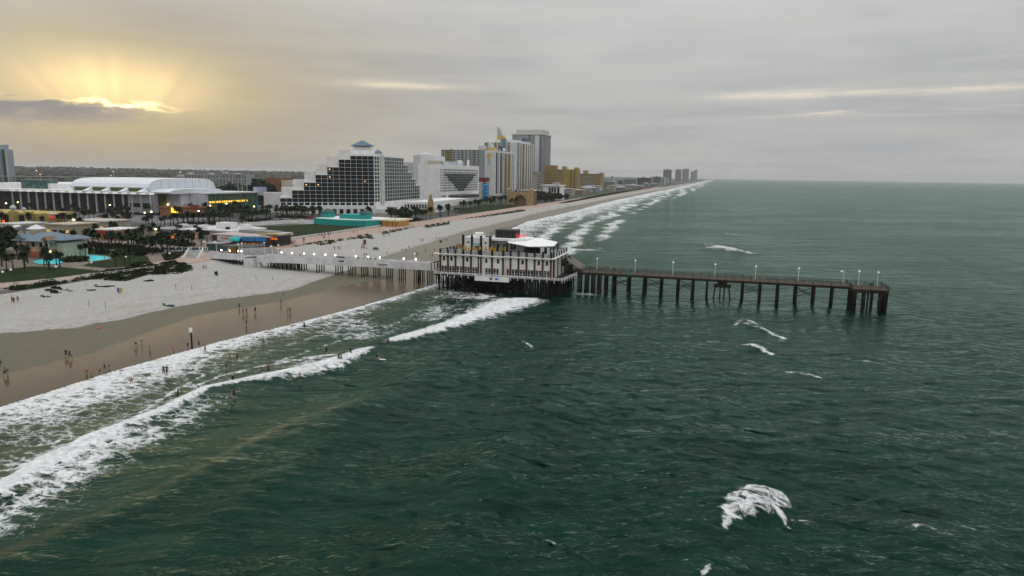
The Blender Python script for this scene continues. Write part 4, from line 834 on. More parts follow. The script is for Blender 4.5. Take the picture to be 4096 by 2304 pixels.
# low cottages and motels along the far shore road
rc=random.Random(3); cm=[mat('motel_%s'%n,c,.85) for n,c in (('white',(.5,.5,.5)),('sand',(.38,.33,.27)),('blue',(.18,.24,.30)),('tan',(.30,.22,.16)),('grey',(.22,.23,.24)))]
cs=[]
for i in range(46):
    y=1000*1.035**i if i<40 else rc.uniform(1050,1700); x=-245-rc.uniform(0,60)-(0 if i<40 else 60); w_=rc.uniform(12,34); h=rc.uniform(5,13); d=rc.uniform(14,30); m_=cm[i%5]
    t=thing('beach_motel','','building',(x,y,4)); cs.append(t); MB().box(x-w_/2,x+w_/2,y,y+d,4,4+h).build('wall',m_,t); MB().hip(x-w_/2-.6,x+w_/2+.6,y-.6,y+d+.6,4.1+h,6.3+h,thick=.09).build('roof',cm[(i+3)%5],t)
    g=MB(); w=Wall((x-w_/2,y),(x+w_/2,y)); grid(g,w,1,w.L-1,4.6,4+h,max(3,int(w_/3.5)),max(1,int(h/3.2)),.5,.45,.02,.1); stuffpart(g,'windows',deepw,t)
label_row(cs,'small low house on the far shore road','in its row','low houses on the far shore road')
# ================================================================ arena and civic buildings
def arena():
    t=thing('arena','huge white arena with barrel roof and tall column front, left behind the palms','arena',(-500,500,4))
    metal=mat('white_metal_roof',(.66,.70,.75),.5,.5,var=.05,scale=.05); lime=mat('lime_panel',(.05,.085,.008),.7)
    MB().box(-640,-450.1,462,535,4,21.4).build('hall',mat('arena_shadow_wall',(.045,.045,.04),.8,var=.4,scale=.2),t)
    MB().box(-645,-446,450,470,20.2,22.2).build('canopy',white,t); MB().box(-640,-532,470,560,21.42,27).build('flat_roof_hall',white,t)
    MB().box(-604,-575,468,480,22.22,30.2).build('glass_lantern',mat('sea_green_glass',(.05,.12,.11),.2,.5,var=.4,scale=.3),t)
    prof=[(0,0),(-2,3.5),(0,6.5),(4,9),(10,10.4),(22,11),(62,11),(70,10),(75,7),(77,3),(77.5,0)]
    def barrel(x0,x1,y0,z0,sy,sz,nm):
        n=len(prof); vs=[(x,y0+p*sy,z0+q*sz) for x in (x0,x1) for p,q in prof]
        MB().add(vs,[(i,n+i,n+i+1,i+1) for i in range(n-1)]+[tuple(range(n)),tuple(range(n,2*n))[::-1],(n-1,2*n-1,n,0)]).build(nm,metal,t)
    barrel(-533,-450,458,22.3,1.0,.98,'barrel_roof'); barrel(-449.9,-430,459,20.8,.80,.36,'side_barrel_roof')
    for y in np.arange(470,534,9.0): MB().box(-449.99,-449.8,y,y+.25,22.4,32.8).build('roof_seam',mat('seam_grey',(.50,.53,.57),.6),t)
    MB().box(-528,-452,455.5,457.9,22.25,25).build('lime_clerestory',lime,t)
    for x in (-510,-491,-472,-453): MB().add([(x-2.5,449,22.22),(x+2.5,449,22.22),(x+1.5,457,25.6),(x-1.5,457,25.6),(x-2.5,457,22.22),(x+2.5,457,22.22)],[(0,1,2,3),(0,3,4),(1,5,2),(3,2,5,4),(0,4,5,1)]).build('roof_rib',metal,t)
    for i in range(17):
        x=-596+i*9.4; MB().tube((x,453,4),(x,453,20.18),.75,n=10).build('column',mat('column_grey',(.42,.44,.45),.7),t); MB().box(x+2,x+7.4,449.9,450.0,20.4,21.6).build('canopy_light_panel',mat('lit_soffit',(.8,.8,.8),.5,emit=(1,.97,.92),estr=.35),t)
    MB().box(-472,-446.3,456,461.9,4,19.6).build('grey_entrance_wall',mat('pale_grey_panel',(.42,.42,.46),.8),t); MB().box(-470,-447,455.8,455.99,9.5,13).build('dark_window_band',deepw,t)
    MB().box(-446.2,-446,463,470.5,9.5,19.6).build('lime_panel',lime,t); MB().box(-449.9,-432,471,520,4,20.7).build('east_hall',mat('pale_panel_wall',(.56,.56,.60),.8,var=.06,scale=.1),t); MB().box(-431.9,-428,474,500,4,12.5).build('east_porch',mat('pale_panel_b',(.50,.51,.54),.8),t)
arena()
def civic():
    t=thing('green_glass_hall','glass-fronted hall with green walls and a warm lit band behind the palms','building',(-435,550,4))
    gl=mat('green_tinted_glass',(.05,.11,.06),.25,.5,var=.4,scale=.15)
    MB().box(-455,-420,489,556,4,20.3).build('hall',gl,t); MB().box(-431.9,-419.5,481,488.8,4,19.8).build('white_flank',mat('pale_panel_b',(.50,.51,.54),.8),t); MB().box(-456,-417.5,486,558,20.32,21.4).build('roof_slab',mat('roof_pale',(.55,.57,.58),.7),t)
    e=Wall((-420,489),(-420,556))
    for i in range(17): e.block('lit_window',t,1.5+i*3.0,3.6+i*3.0,12.6,14.2,.02,.2,mat('amber_lit_window',(.8,.5,.1),.5,emit=(1,.55,.05),estr=1.3))
    for i in range(9): e.block('mullion',t,.2+i*8.2,.9+i*8.2,4,20.2,.02,.4,mat('green_mullion',(.12,.22,.10),.6))
    e.block('curved_sign_wall',t,66,80,17.6,25.4,-4,.6,mat('lilac_panel',(.40,.40,.56),.7))
    for u in (44,60): e.block('blue_banner',t,u,u+2,4,14,3,3.4,mat('blue_banner',(.03,.12,.30),.7))
    t=thing('radio_mast_pair','pair of slim green lattice masts behind the glass hall','mast',(-500,640,4))
    for x,h in ((-503,34),(-497,30)): MB().tube((x,640,4),(x,640,h),.9,.15,4).build('mast',mat('pale_green_metal',(.32,.40,.28),.6),t)
    t=thing('parking_garage','beige parking garage with brick stair tower beside the stepped hotel','garage',(-470,720,4))
    MB().box(-520,-500,704,730,4,33).build('brick_tower',mat('orange_brick',(.22,.09,.04),.85,var=.2),t); MB().box(-499.8,-485,706,728,4,30).build('stair_tower',mat('beige_block',(.52,.49,.42),.85),t)
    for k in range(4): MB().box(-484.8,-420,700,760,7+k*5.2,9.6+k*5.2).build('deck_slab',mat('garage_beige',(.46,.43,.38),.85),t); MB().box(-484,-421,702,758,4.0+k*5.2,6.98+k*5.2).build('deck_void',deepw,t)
    t=thing('orange_restaurant','low orange restaurant with a glowing square sign among the palms','restaurant',(-405,448,4))
    MB().prism([(-424,440),(-392,452),(-396,468),(-428,458)],4,10.6).build('wall',mat('terracotta_stucco',(.30,.14,.06),.85,var=.2),t); MB().prism([(-426,438),(-390,451),(-395,470),(-430,460)],10.62,11.6).build('roof',mat('rust_roof',(.20,.08,.03),.85),t)
    MB().box(-410,-404.5,436.5,437.2,7.4,11.2).build('glowing_sign',mat('amber_sign',(.9,.5,.05),.5,emit=(1,.45,.02),estr=2.2),t); MB().box(-395,-388,440,441,11.7,13.6).build('red_sign',mat('dull_red_sign',(.25,.02,.02),.6),t); MB().tube((-407,437,4),(-407,437,7.4),.3,n=8).build('sign_pole',black,t)
    t=thing('yellow_arcade_hall','mustard amusement hall with square towers and round pale balls at the left edge','building',(-440,330,4))
    mu=mat('mustard_stucco',(.42,.32,.10),.85,var=.12); MB().box(-470,-407,325,350,4,12.2).build('wall',mu,t)
    for x in (-452,-440,-427,-414): MB().box(x-1.6,x+1.6,322,326,4,13.4).build('square_pier',mu,t)
    for x in (-449,-444,-435,-421): MB().box(x-2.6,x+2.2,324.5,324.99,6,11).build('dark_opening',deepw,t)
    for x,r_ in ((-452,1.6),(-427,1.9),(-418,1.3)): MB().lathe([(.1,-r_),(r_*.7,-r_*.7),(r_,0),(r_*.7,r_*.7),(.1,r_)],12,(x,324,13.4+r_)).build('ball_finial',mat('pale_teal_ball',(.45,.55,.52),.5),t)
    for x,c in ((-441,(1,.25,.02)),(-437,(.5,.9,.1)),(-433,(1,.1,.05))): MB().box(x-1,x+1,321.2,321.5,5.5,7.5).build('lit_sign',mat('lit_sign_%d'%-x,c,.5,emit=c,estr=1.4),t)
    t=thing('clock_tower','tan coquina stone clock tower lit from below near the bandshell','tower',(-244.5,561,4))
    tn=mat('coquina_stone',(.36,.25,.12),.9,.15,var=.2,scale=.6,bump=.4); MB().add([(-247.2,558,4),(-241.8,558,4),(-241.8,564,4),(-247.2,564,4),(-246.1,559.2,17),(-242.9,559.2,17),(-242.9,562.8,17),(-246.1,562.8,17)],[(0,3,2,1),(4,5,6,7),(0,1,5,4),(1,2,6,5),(2,3,7,6),(3,0,4,7)]).build('shaft',tn,t)
    MB().box(-246.4,-242.6,558.9,563.1,17.01,17.7).box(-245.6,-243.4,559.8,562.2,17.71,20.6).build('belfry',tn,t); MB().lathe([(1.5,0),(1.2,.8),(.2,2.4)],8,(-244.5,561,20.61)).build('cap',tn,t); MB().lathe([(.9,0),(.9,.15)],14,(-244.5,559,15)).build('clock_face',white,t)
    t=thing('bandshell','tan coquina bandshell with a great arched stage and round corner turrets','bandshell',(-231,805,4))
    ar=[(-247,4),(-239.5,4)]+[(-231.5+8*math.cos(a),8+8.3*math.sin(a)) for a in np.linspace(math.pi,0,14)]+[(-223.5,4),(-216,4),(-216,20),(-247,20)]
    n=len(ar); MB().add([(x,800,z) for x,z in ar]+[(x,803,z) for x,z in ar],[tuple(range(n)),tuple(range(n,2*n))[::-1]]+[(i,n+i,n+(i+1)%n,(i+1)%n) for i in range(n)]).build('arch_wall',tn,t)
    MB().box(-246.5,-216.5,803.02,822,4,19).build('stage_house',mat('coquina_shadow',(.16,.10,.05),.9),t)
    for x in (-246,-217.5): MB().lathe([(2.4,0),(2.4,17.5),(2.7,17.6),(2.7,18.8),(1.6,20.2),(.2,20.8)],10,(x,801.5,4)).build('corner_turret',tn,t)
    t=thing('water_slide_tower','blue and red water-park slide tower beside the white hotel','tower',(-313,905,4))
    MB().box(-320,-308.5,900,912,30,36).build('red_frame',mat('maroon_panel',(.16,.02,.015),.7),t); MB().box(-319.6,-314,900.2,911.8,4,29.99).build('cream_flank',mat('cream_panel',(.58,.52,.42),.8),t)
    for k in range(5): MB().box(-315.5+(k%2)*1.2,-308.8,899,911.7,6+k*4.6,9.4+k*4.6).build('blue_slide',mat('slide_blue',(.02,.28,.62),.4,.5) if k<4 else mat('slide_sky',(.05,.40,.70),.4,.5),t)
    for k in range(5): MB().box(-313,-309,900,911,9.42+k*4.6,10.58+k*4.6).build('slide_core',mat('slide_dark_red',(.10,.02,.02),.7),t)
    t=thing('turquoise_building','turquoise rendered low building with white roof behind the lawn','building',(-250,435,4))
    tq=mat('turquoise_stucco',(.012,.30,.28),.7,.3,var=.08,scale=.3)
    MB().prism([(-273,421.4),(-249,415.8),(-230,416.4),(-223.6,427),(-226,452),(-272,455)],4,8.0).build('wall',tq,t); MB().prism([(-272,423),(-249,417.5),(-231,418),(-225,428),(-227,451),(-271,454)],8.02,8.3).build('roof',white,t)
    MB().box(-254,-238,424,440,8.32,11.2).build('upper_room',tq,t); MB().box(-272,-266,430,438,8.32,12.2).build('corner_room',tq,t); MB().hip(-273,-265,429,439,12.2,14.4).build('corner_roof',mat('dark_teal_roof',(.03,.09,.09),.7),t)
    MB().box(-238,-233,424,432,8.32,12.6).build('corner_room',tq,t); MB().hip(-239,-232,423,433,12.6,14.6).build('corner_roof',mat('dark_teal_roof',(.03,.09,.09),.7),t)
    t=thing('yellow_cafe','small beach cafe with yellow-cream roof and warm lit front on the promenade','cafe',(-217,432,4))
    MB().box(-223,-211,428,446,4,7.6).build('wall',mat('amber_front',(.30,.15,.04),.8,emit=(1,.5,.1),estr=.12),t); MB().box(-224,-209,425,448,7.62,8.5).build('roof',mat('cream_roof',(.62,.58,.40),.7),t)
    for x in (-222,-218,-214,-210.5): MB().box(x-.1,x+.1,425.6,425.8,4,7.6).build('post',black,t)
    t=thing('hotel_pool_pavilions','white terrace block with small pavilions in front of the stepped hotel','building',(-290,590,4))
    MB().prism([(-300,556),(-262,560),(-255,600),(-262,660),(-300,660)],4,8.2).build('terrace_wall',offw,t)
    for x,y in ((-289,575),(-268,588)): MB().box(x-4,x+4,y-4,y+4,8.22,9.6).build('pavilion',mat('pavilion_cream',(.5,.48,.42),.8),t); MB().hip(x-5,x+5,y-5,y+5,9.75,12.3).build('pavilion_roof',mat('pale_blue_roof',(.52,.56,.60),.6),t)
    MB().prism([(-275,569),(-254,580),(-262,700),(-290,700)],8.22,14.6).build('long_white_wing',white,t)
    for i in range(8): MB().box(-273+i*2.3,-271.8+i*2.3,568.0+i*1.2,569.0+i*1.2,9.2,12.6).build('opening',deepw,t)
civic()
def shops():
    W=lambda *a:mat(*a); roofw=mat('flat_white_roof',(.62,.62,.62),.8,var=.2,scale=.25); greyr=mat('flat_grey_roof',(.28,.28,.29),.85,var=.25,scale=.25)
    t=thing('white_roofed_shop_row','long flat white-roofed shop row with roof units behind the pier plaza','shop',(-270,312,4))
    MB().prism([(-296,298),(-262,304),(-246,302),(-243,326),(-262,334),(-296,330)],4,8.2).build('wall',mat('shop_beige_wall',(.34,.31,.27),.85,var=.2),t)
    for k,(p,m_) in enumerate((([(-297,297),(-279,300),(-279,330),(-297,331)],greyr),([(-278.9,300),(-262,303.5),(-262,334),(-278.9,330)],roofw),([(-261.9,303.5),(-245,301),(-242,327),(-261.9,334)],roofw))): MB().prism(p,8.22,8.7+.12*k).build('roof',m_,t)
    for x,y,w_,h in ((-284,306,3,1.6),(-276,310,2,1.4),(-270,308,4,1.8),(-259,312,9,3.2),(-250,318,5,2.0),(-289,315,4,1.3),(-254,309,2,1.2)): MB().box(x-w_/2,x+w_/2,y,y+w_*.7,8.98,9+h).build('roof_unit',white if w_>3 else black,t)
    for i in range(8): MB().box(-292+i*3.6,-290+i*3.6,298.2+i*.55,298.9+i*.55,4.2,7.0).build('shop_window',deepw if i%3 else mat('warm_shop_window',(.5,.3,.1),.5,emit=(1,.55,.2),estr=.5),t)
    t=thing('awning_arcade','beach arcade with pink roof, turquoise barrel awning and long blue sign awning','shop',(-222,290,4))
    MB().prism([(-242,283),(-217,278),(-209,281),(-208,300),(-240,305)],4,8.4).build('wall',mat('arcade_dark_front',(.06,.04,.035),.8,var=.4,scale=.6),t); MB().prism([(-243,284),(-217,279),(-208,282),(-207,301),(-241,306)],8.42,9.0).build('roof',mat('pinkish_roof',(.46,.38,.40),.8,var=.2,scale=.5),t)
    MB().prism([(-236,296),(-213,291),(-211,298),(-234,304)],9.02,10.4).build('raised_roof',mat('grey_pitched_roof',(.25,.26,.24),.8),t)
    w=Wall((-219.5,277.2),(-208,280.2)); m=MB(); w.add(m,0,w.L,6.9,8.9,0,.5); m.build('blue_awning',mat('awning_blue',(.015,.16,.45),.6,var=.35,scale=.5),t)
    m=MB(); w.add(m,-.3,w.L+.3,8.92,9.5,-1,.3); m.build('cream_fascia',mat('cream_fascia',(.62,.58,.48),.7),t)
    a=Wall((-225.5,277.6),(-219.7,277.0)); vs=[]
    for u in (0,a.L): vs+=[a.p(u,1.9*math.cos(q),6.7+2.1*math.sin(q)) for q in np.linspace(0,math.pi/2+.3,7)]
    MB().add(vs,[(i,7+i,8+i,i+1) for i in range(6)]+[tuple(range(7))[::-1],tuple(range(7,14)),(0,6,13,7)]).build('turquoise_barrel_awning',mat('awning_turquoise',(.01,.42,.42),.5,.4),t)
    b=Wall((-238,282.6),(-225.8,278.2)); m=MB(); b.add(m,0,b.L,5.9,8.3,0,.4); m.build('white_sign_fascia',mat('sign_white',(.62,.60,.60),.7),t)
    for i in range(6): b.block('red_sign_mark',t,3.6+i*1.2,4.4+i*1.2,7.0,7.9,.42,.5,mat('faded_red_print',(.45,.12,.10),.7))
    for i,(u,c) in enumerate(((1,(.5,.2,.05)),(3,(.6,.1,.05)),(5,(.7,.5,.1)),(7,(.5,.1,.05)),(9,(.2,.3,.5)))): w.block('goods_display',t,u,u+1.3,4.2,6.0,.05,.6,mat('goods_%d'%i,c,.7,var=.4,scale=2))
    t=thing('orange_awning_bar','beach bar with bright orange awning and yellow beam beside the lawn','bar',(-210,292,4))
    MB().box(-213,-206.4,286,297,4,8.2).build('wall',mat('bar_dark_front',(.03,.025,.02),.8),t); MB().box(-214,-205.9,284.6,285.9,7.2,8.2).build('orange_awning',mat('awning_orange',(.80,.14,.01),.6,emit=(1,.2,.01),estr=.3),t)
    MB().prism([(-215,284),(-204.5,285.2),(-204,286),(-206,299),(-214.5,299)],9.4,9.9).build('roof',mat('bar_roof',(.42,.42,.36),.8),t); MB().box(-214.8,-203,284.2,284.6,9.92,10.3).build('yellow_beam',mat('yellow_beam',(.55,.45,.02),.6),t)
    for x in (-213.5,-210,-206.4): MB().box(x-.12,x+.12,284.8,285.0,4,9.4).build('post',black,t)
    t=thing('green_kiosk','small dark teal glazed kiosk at the pier root','kiosk',(-219,258,4)); MB().box(-222,-215.5,256,262,4,7.4).build('wall',mat('teal_glazing',(.03,.10,.10),.3,.5,var=.4,scale=.8),t); MB().box(-223,-214.5,255,263,7.42,7.8).build('roof',greyr,t)
    t=thing('grey_beach_shelter','dark flat-roofed bar shelter behind the walkway wall','shelter',(-203,256,4)); MB().box(-211,-195,252,262,6.8,7.3).build('roof',mat('shelter_roof',(.07,.08,.07),.85),t); MB().box(-209,-197,255,261,4,6.78).build('amber_back_wall',mat('amber_wall',(.22,.12,.03),.8,emit=(1,.5,.1),estr=.06),t)
    for x in (-210.6,-203,-195.6): MB().box(x-.15,x+.15,252.2,252.5,4,6.8).build('post',black,t)
    ang=[('tan_shop','plain tan flat-roofed shop left of the palm path','shop',(-356,-338,287,305,9.6),(.36,.31,.22),(.42,.36,.27)),('cream_shop','low cream shop at the left edge behind the pool house','shop',(-379,-364,278,295,9.6),(.52,.48,.40),(.5,.5,.47)),
      ('long_tan_store','long low tan store with pale roof behind the tan shop','store',(-372,-346,316,335,9.4),(.33,.30,.24),(.44,.42,.36)),('red_awning_shop','shop with a dark red awning and white roof by the avenue','shop',(-309,-297,277,292,9.0),(.26,.14,.05),(.66,.66,.66)),('brown_roofed_shop','small brown-roofed shop beside the red awning shop','shop',(-318,-307,297,306,7.8),(.28,.17,.08),(.22,.12,.07))]
    for nm,lab,cat,(x0,x1,y0,y1,h),c,rf in ang:
        t=thing(nm,lab,cat,((x0+x1)/2,(y0+y1)/2,4)); MB().box(x0,x1,y0,y1,4,h).build('wall',mat(nm+'_wall',c,.85,var=.15),t); MB().box(x0-.5,x1+.5,y0-.5,y1+.5,h+.02,h+.6).build('roof',mat(nm+'_roof',rf,.8,var=.15),t)
        w=Wall((x0,y0),(x1,y0)); k=max(2,int(w.L/4))
        for i in range(k): w.block('shop_window',t,w.L*(i+.2)/k,w.L*(i+.8)/k,4.4,6.9,.02,.08,deepw if (i+int(h*10))%3 else mat('warm_shop_window',(.5,.3,.1),.5,emit=(1,.55,.2),estr=.5))
        if nm=='red_awning_shop': w.block('red_awning',t,0,w.L,7.2,8.9,.1,1.4,mat('awning_red',(.26,.015,.02),.6)); w.block('lit_fascia',t,0,3,6.5,7.1,.1,.5,mat('amber_lit_window',(.8,.5,.1)))
    t=thing('grey_tent_pavilion','dark grey pyramid-roofed pavilion with white tents behind the pool house','pavilion',(-350,272,4)); MB().hip(-357,-345,266,278,8.2,10.4).build('roof',mat('charcoal_shingle',(.05,.05,.055),.85,var=.2),t); MB().hip(-346,-340,268,275,8.8,11).build('white_tent',white,t); MB().hip(-360,-356.8,270,276,8.4,10.2).build('white_tent',white,t)
    for x in (-356.5,-345.5): MB().box(x-.2,x+.2,266.5,266.9,4,8.1).build('post',black,t)
    t=thing('red_ball_sign','red ball sign over a colourful shop front by the left palms','sign',(-398,326,4)); MB().lathe([(.2,-2),(1.6,-1.3),(2.1,0),(1.6,1.3),(.2,2)],12,(-398,326,10)).build('red_ball',mat('red_orange_ball',(.50,.07,.03),.5,emit=(1,.15,.05),estr=.12),t); MB().box(-399.5,-396,325.4,325.9,4,7.6).build('coloured_front',mat('rainbow_front',(.10,.25,.30),.6,var=.9,scale=1.2),t); MB().box(-400.5,-395,325,328,12.1,12.8).build('white_roof',white,t)
    for i,(x,y) in enumerate(((-376,330),(-254,268))): 
        t=thing('red_lantern_sign',['small red-orange sign among the palms by the tan shop','glowing red-orange lantern sign under the palms by the plaza'][i],'sign',(x,y,4)); MB().box(x-2.2,x+2.2,y,y+.4,7.2,8.6).build('panel',mat('red_glow',(.8,.1,.02),.5,emit=(1,.12,.02),estr=1.0),t); MB().tube((x,y+.2,4),(x,y+.2,7.19),.12,n=6).build('pole',black,t)
shops()
def pool_house():
    t=thing('pool_house','cream and salmon pool house with slate-blue hipped roof beside the turquoise pool','building',(-266,215,4))
    crm=mat('cream_stucco',(.50,.49,.38),.85,var=.1); sal=mat('salmon_stucco',(.42,.15,.10),.85,var=.15); rf=mat('blue_grey_tile',(.14,.20,.25),.7,.3,var=.2,scale=1.5)
    MB().box(-277,-259,212,226,4,7.6).build('ground_floor',sal,t); MB().box(-277,-259.5,212.3,226,7.61,10.6).build('upper_floor',crm,t); MB().box(-258.99,-255.2,213,224,4,10.2).build('side_wing',crm,t)
    MB().hip(-279.5,-258,209.5,228,10.75,14.0).build('roof',rf,t); MB().hip(-260.5,-253.6,211.5,225.5,11.4,12.9).build('side_roof',rf,t)
    MB().box(-277.4,-273.4,210.6,211.99,7.0,11.5).build('gable_bay',crm,t); MB().add([(-278,210,11.5),(-272.8,210,11.5),(-275.4,210,13.3),(-278,215,11.5),(-272.8,215,11.5),(-275.4,215,13.3)],[(0,1,2),(5,4,3),(0,2,5,3),(1,4,5,2),(0,3,4,1)]).build('gable_roof',rf,t)
    for x,z in ((-275.4,9.7),(-275.4,7.9)): MB().box(x-.7,x+.7,210.5,210.58,z,z+1.3).build('window',deepw,t)
    for x in (-270.6,-266.5,-263.4): MB().box(x-.7,x+.7,212.2,212.28,8.1,9.8).build('window',deepw,t)
    MB().box(-262,-259,209.4,212.2,7.7,8.0).build('balcony_floor',crm,t); MB().box(-262,-259,209.4,209.6,8.01,8.9).build('balcony_rail',mat('iron_rail',(.05,.05,.05),.6),t)
    for x in (-261.9,-259.2): MB().box(x,x+.3,209.4,209.7,4,11.3).build('balcony_post',crm,t)
    MB().add([(-262.5,209,11.3),(-258.5,209,11.3),(-260.5,209,12.9),(-262.5,214,11.3),(-258.5,214,11.3),(-260.5,214,12.9)],[(0,1,2),(5,4,3),(0,2,5,3),(1,4,5,2),(0,3,4,1)]).build('balcony_gable',mat('brown_gable',(.20,.14,.09),.8),t)
    MB().hip(-267,-262.4,207,211.9,7.0,8.6).build('porch_roof',mat('brown_gable',(.20,.14,.09),.8),t)
    for x in (-266.6,-262.9): MB().box(x,x+.3,207.4,207.7,4,6.85).build('porch_post',sal,t)
    for x in (-271,-261): MB().lathe([(.1,-.3),(.3,0),(.1,.3)],8,(x,211.6,6.6)).build('wall_light',bulb,t)
pool_house()
def far_inland():
    t=thing('distant_apartments','long row of grey distant apartment blocks on the wooded horizon','building',(-1270,1510,4),group='inland blocks')
    wl=mat('far_grey',(.30,.31,.32)); 
    for i,(x0,x1,h) in enumerate(((-1393,-1360,25),(-1362,-1300,31),(-1295,-1255,31),(-1250,-1215,34),(-1212,-1176,32))):
        o=MB().box(x0,x1-.5,1500+i*4,1530+i*4,4,h).build('block',fm['a'],t); g=MB(); w=Wall((x0,1500+i*4),(x1,1500+i*4)); grid(g,w,2,w.L-2,8,h-2,max(3,int(w.L/9)),6,.45,.8,.05,.4); stuffpart(g,'windows',deepw,o); MB().box(x0+5,x0+15,1508,1520,h+.05,h+4).build('roof_room',fm['w'],o)
    t=thing('riverside_tower','pale blue-grey residential tower alone at the far left edge','tower',(-1187,910,4))
    MB().box(-1206,-1184,900,909,4,72).build('wall',mat('blue_grey_tower',(.30,.36,.42),.7),t); w=Wall((-1206,900),(-1184,900)); g=MB(); grid(g,w,1,7,8,72,3,20,.5,.6,.05,.3); stuffpart(g,'windows',teal,t); w.block('glass_shaft',t,8,14,4,72,.05,.8,teal); w.block('bay',t,16,20,4,71,.05,1.2,mat('pale_bay',(.44,.46,.42),.7)); MB().box(-1204,-1192,902,908,72.02,80).build('roof_crown',mat('blue_grey_tower',(.30,.36,.42)),t)
    t=thing('river_bridge','long low pale road bridge crossing the river beyond the arena','bridge',(-1100,800,4))
    a=Vector((-1500,760,0)); b=Vector((-800,1030,0)); w=Wall(a,b); w.block('deck',t,0,w.L,26,27.2,-8,0,mat('bridge_deck',(.36,.35,.33),.8))
    for i in range(22): q=w.p(w.L*(i+.5)/22,-4); MB().box(q[0]-1,q[0]+1,q[1]-1,q[1]+1,3,25.98).build('bridge_pier',mat('bridge_pier_grey',(.25,.25,.24),.85),t)
    a=Vector((-1300,640,0)); b=Vector((-760,900,0)); w=Wall(a,b); tag(MB().box(0,0.01,0,.01,0,.01).build('river',mat('river_water',(.10,.10,.10),.2,.5)),kind='structure')
    r_=[o for o in col.objects if o.name=='river'][0]; r_.data=MB().prism([(-1500,560),(-900,700),(-700,1000),(-640,1600),(-720,1600),(-800,1040),(-980,800),(-1500,690)],3.5,3.92).mesh('river',_mats['river_water'])
far_inland()
# ================================================================ vegetation
frond=mat('palm_frond',(.022,.036,.013),.8,.2,var=.4,scale=.7,objvar=.5); bark=mat('palm_bark',(.045,.035,.026),.9,.15,var=.3,scale=1.5); leafm=mat('dark_foliage',(.016,.026,.009),.85,.2,var=.5,scale=.5); scrubm=mat('dune_scrub',(.028,.040,.014),.9,.15,var=.5,scale=.4)
def palm_meshes(seed):
    r_=random.Random(seed); c=MB()
    for i in range(46):
        a=r_.uniform(0,6.283); up=r_.uniform(-.55,1.35); L=r_.uniform(1.35,2.1); d=Vector((math.cos(a)*math.cos(up),math.sin(a)*math.cos(up),math.sin(up))); s=Vector((-math.sin(a),math.cos(a),0))
        pts=[]; p=Vector((0,0,0))
        for k in range(4): pts.append(p.copy()); p=p+d*(L/3); d=(d+Vector((0,0,-.30))).normalized()
        w=[.06,.5,.42,.03]; vs=[]
        for q,h in zip(pts,w): vs+=[q-s*h-Vector((0,0,h*.55)),q,q+s*h-Vector((0,0,h*.55))]
        c.add(vs,[(3*k+j,3*k+j+1,3*k+j+4,3*k+j+3) for k in range(3) for j in (0,1)])
    t=MB(); b=Vector((0,0,0)); lean=Vector((r_.uniform(-.25,.25),r_.uniform(-.25,.25),0)); H=4.4
    for k in range(4): t.tube(b+lean*(k/4)**2+Vector((0,0,H*k/4)),b+lean*((k+1)/4)**2+Vector((0,0,H*(k+1)/4)),.21-.02*k,.19-.02*k,7)
    t.lathe([(.16,-.6),(.34,-.1),(.30,.25),(.1,.4)],7,(lean.x,lean.y,H))
    cm_=c.mesh('crown',frond); 
    for v in cm_.vertices: v.co+=Vector((lean.x,lean.y,H+.15))
    return t.mesh('trunk',bark),cm_
PALM=[palm_meshes(i) for i in range(4)]
def palm(x,y,s,z=G):
    p=thing('palm_tree','','palm',(x,y,z),rnd.random()*6.28); tr,cr=PALM[rnd.randrange(4)]
    for nme,me in (('trunk',tr),('crown',cr)):
        o=bpy.data.objects.new(nme,me); col.objects.link(o); o.parent=p
    p.scale=(s*rnd.uniform(1.0,1.2),)*2+(s,); return p
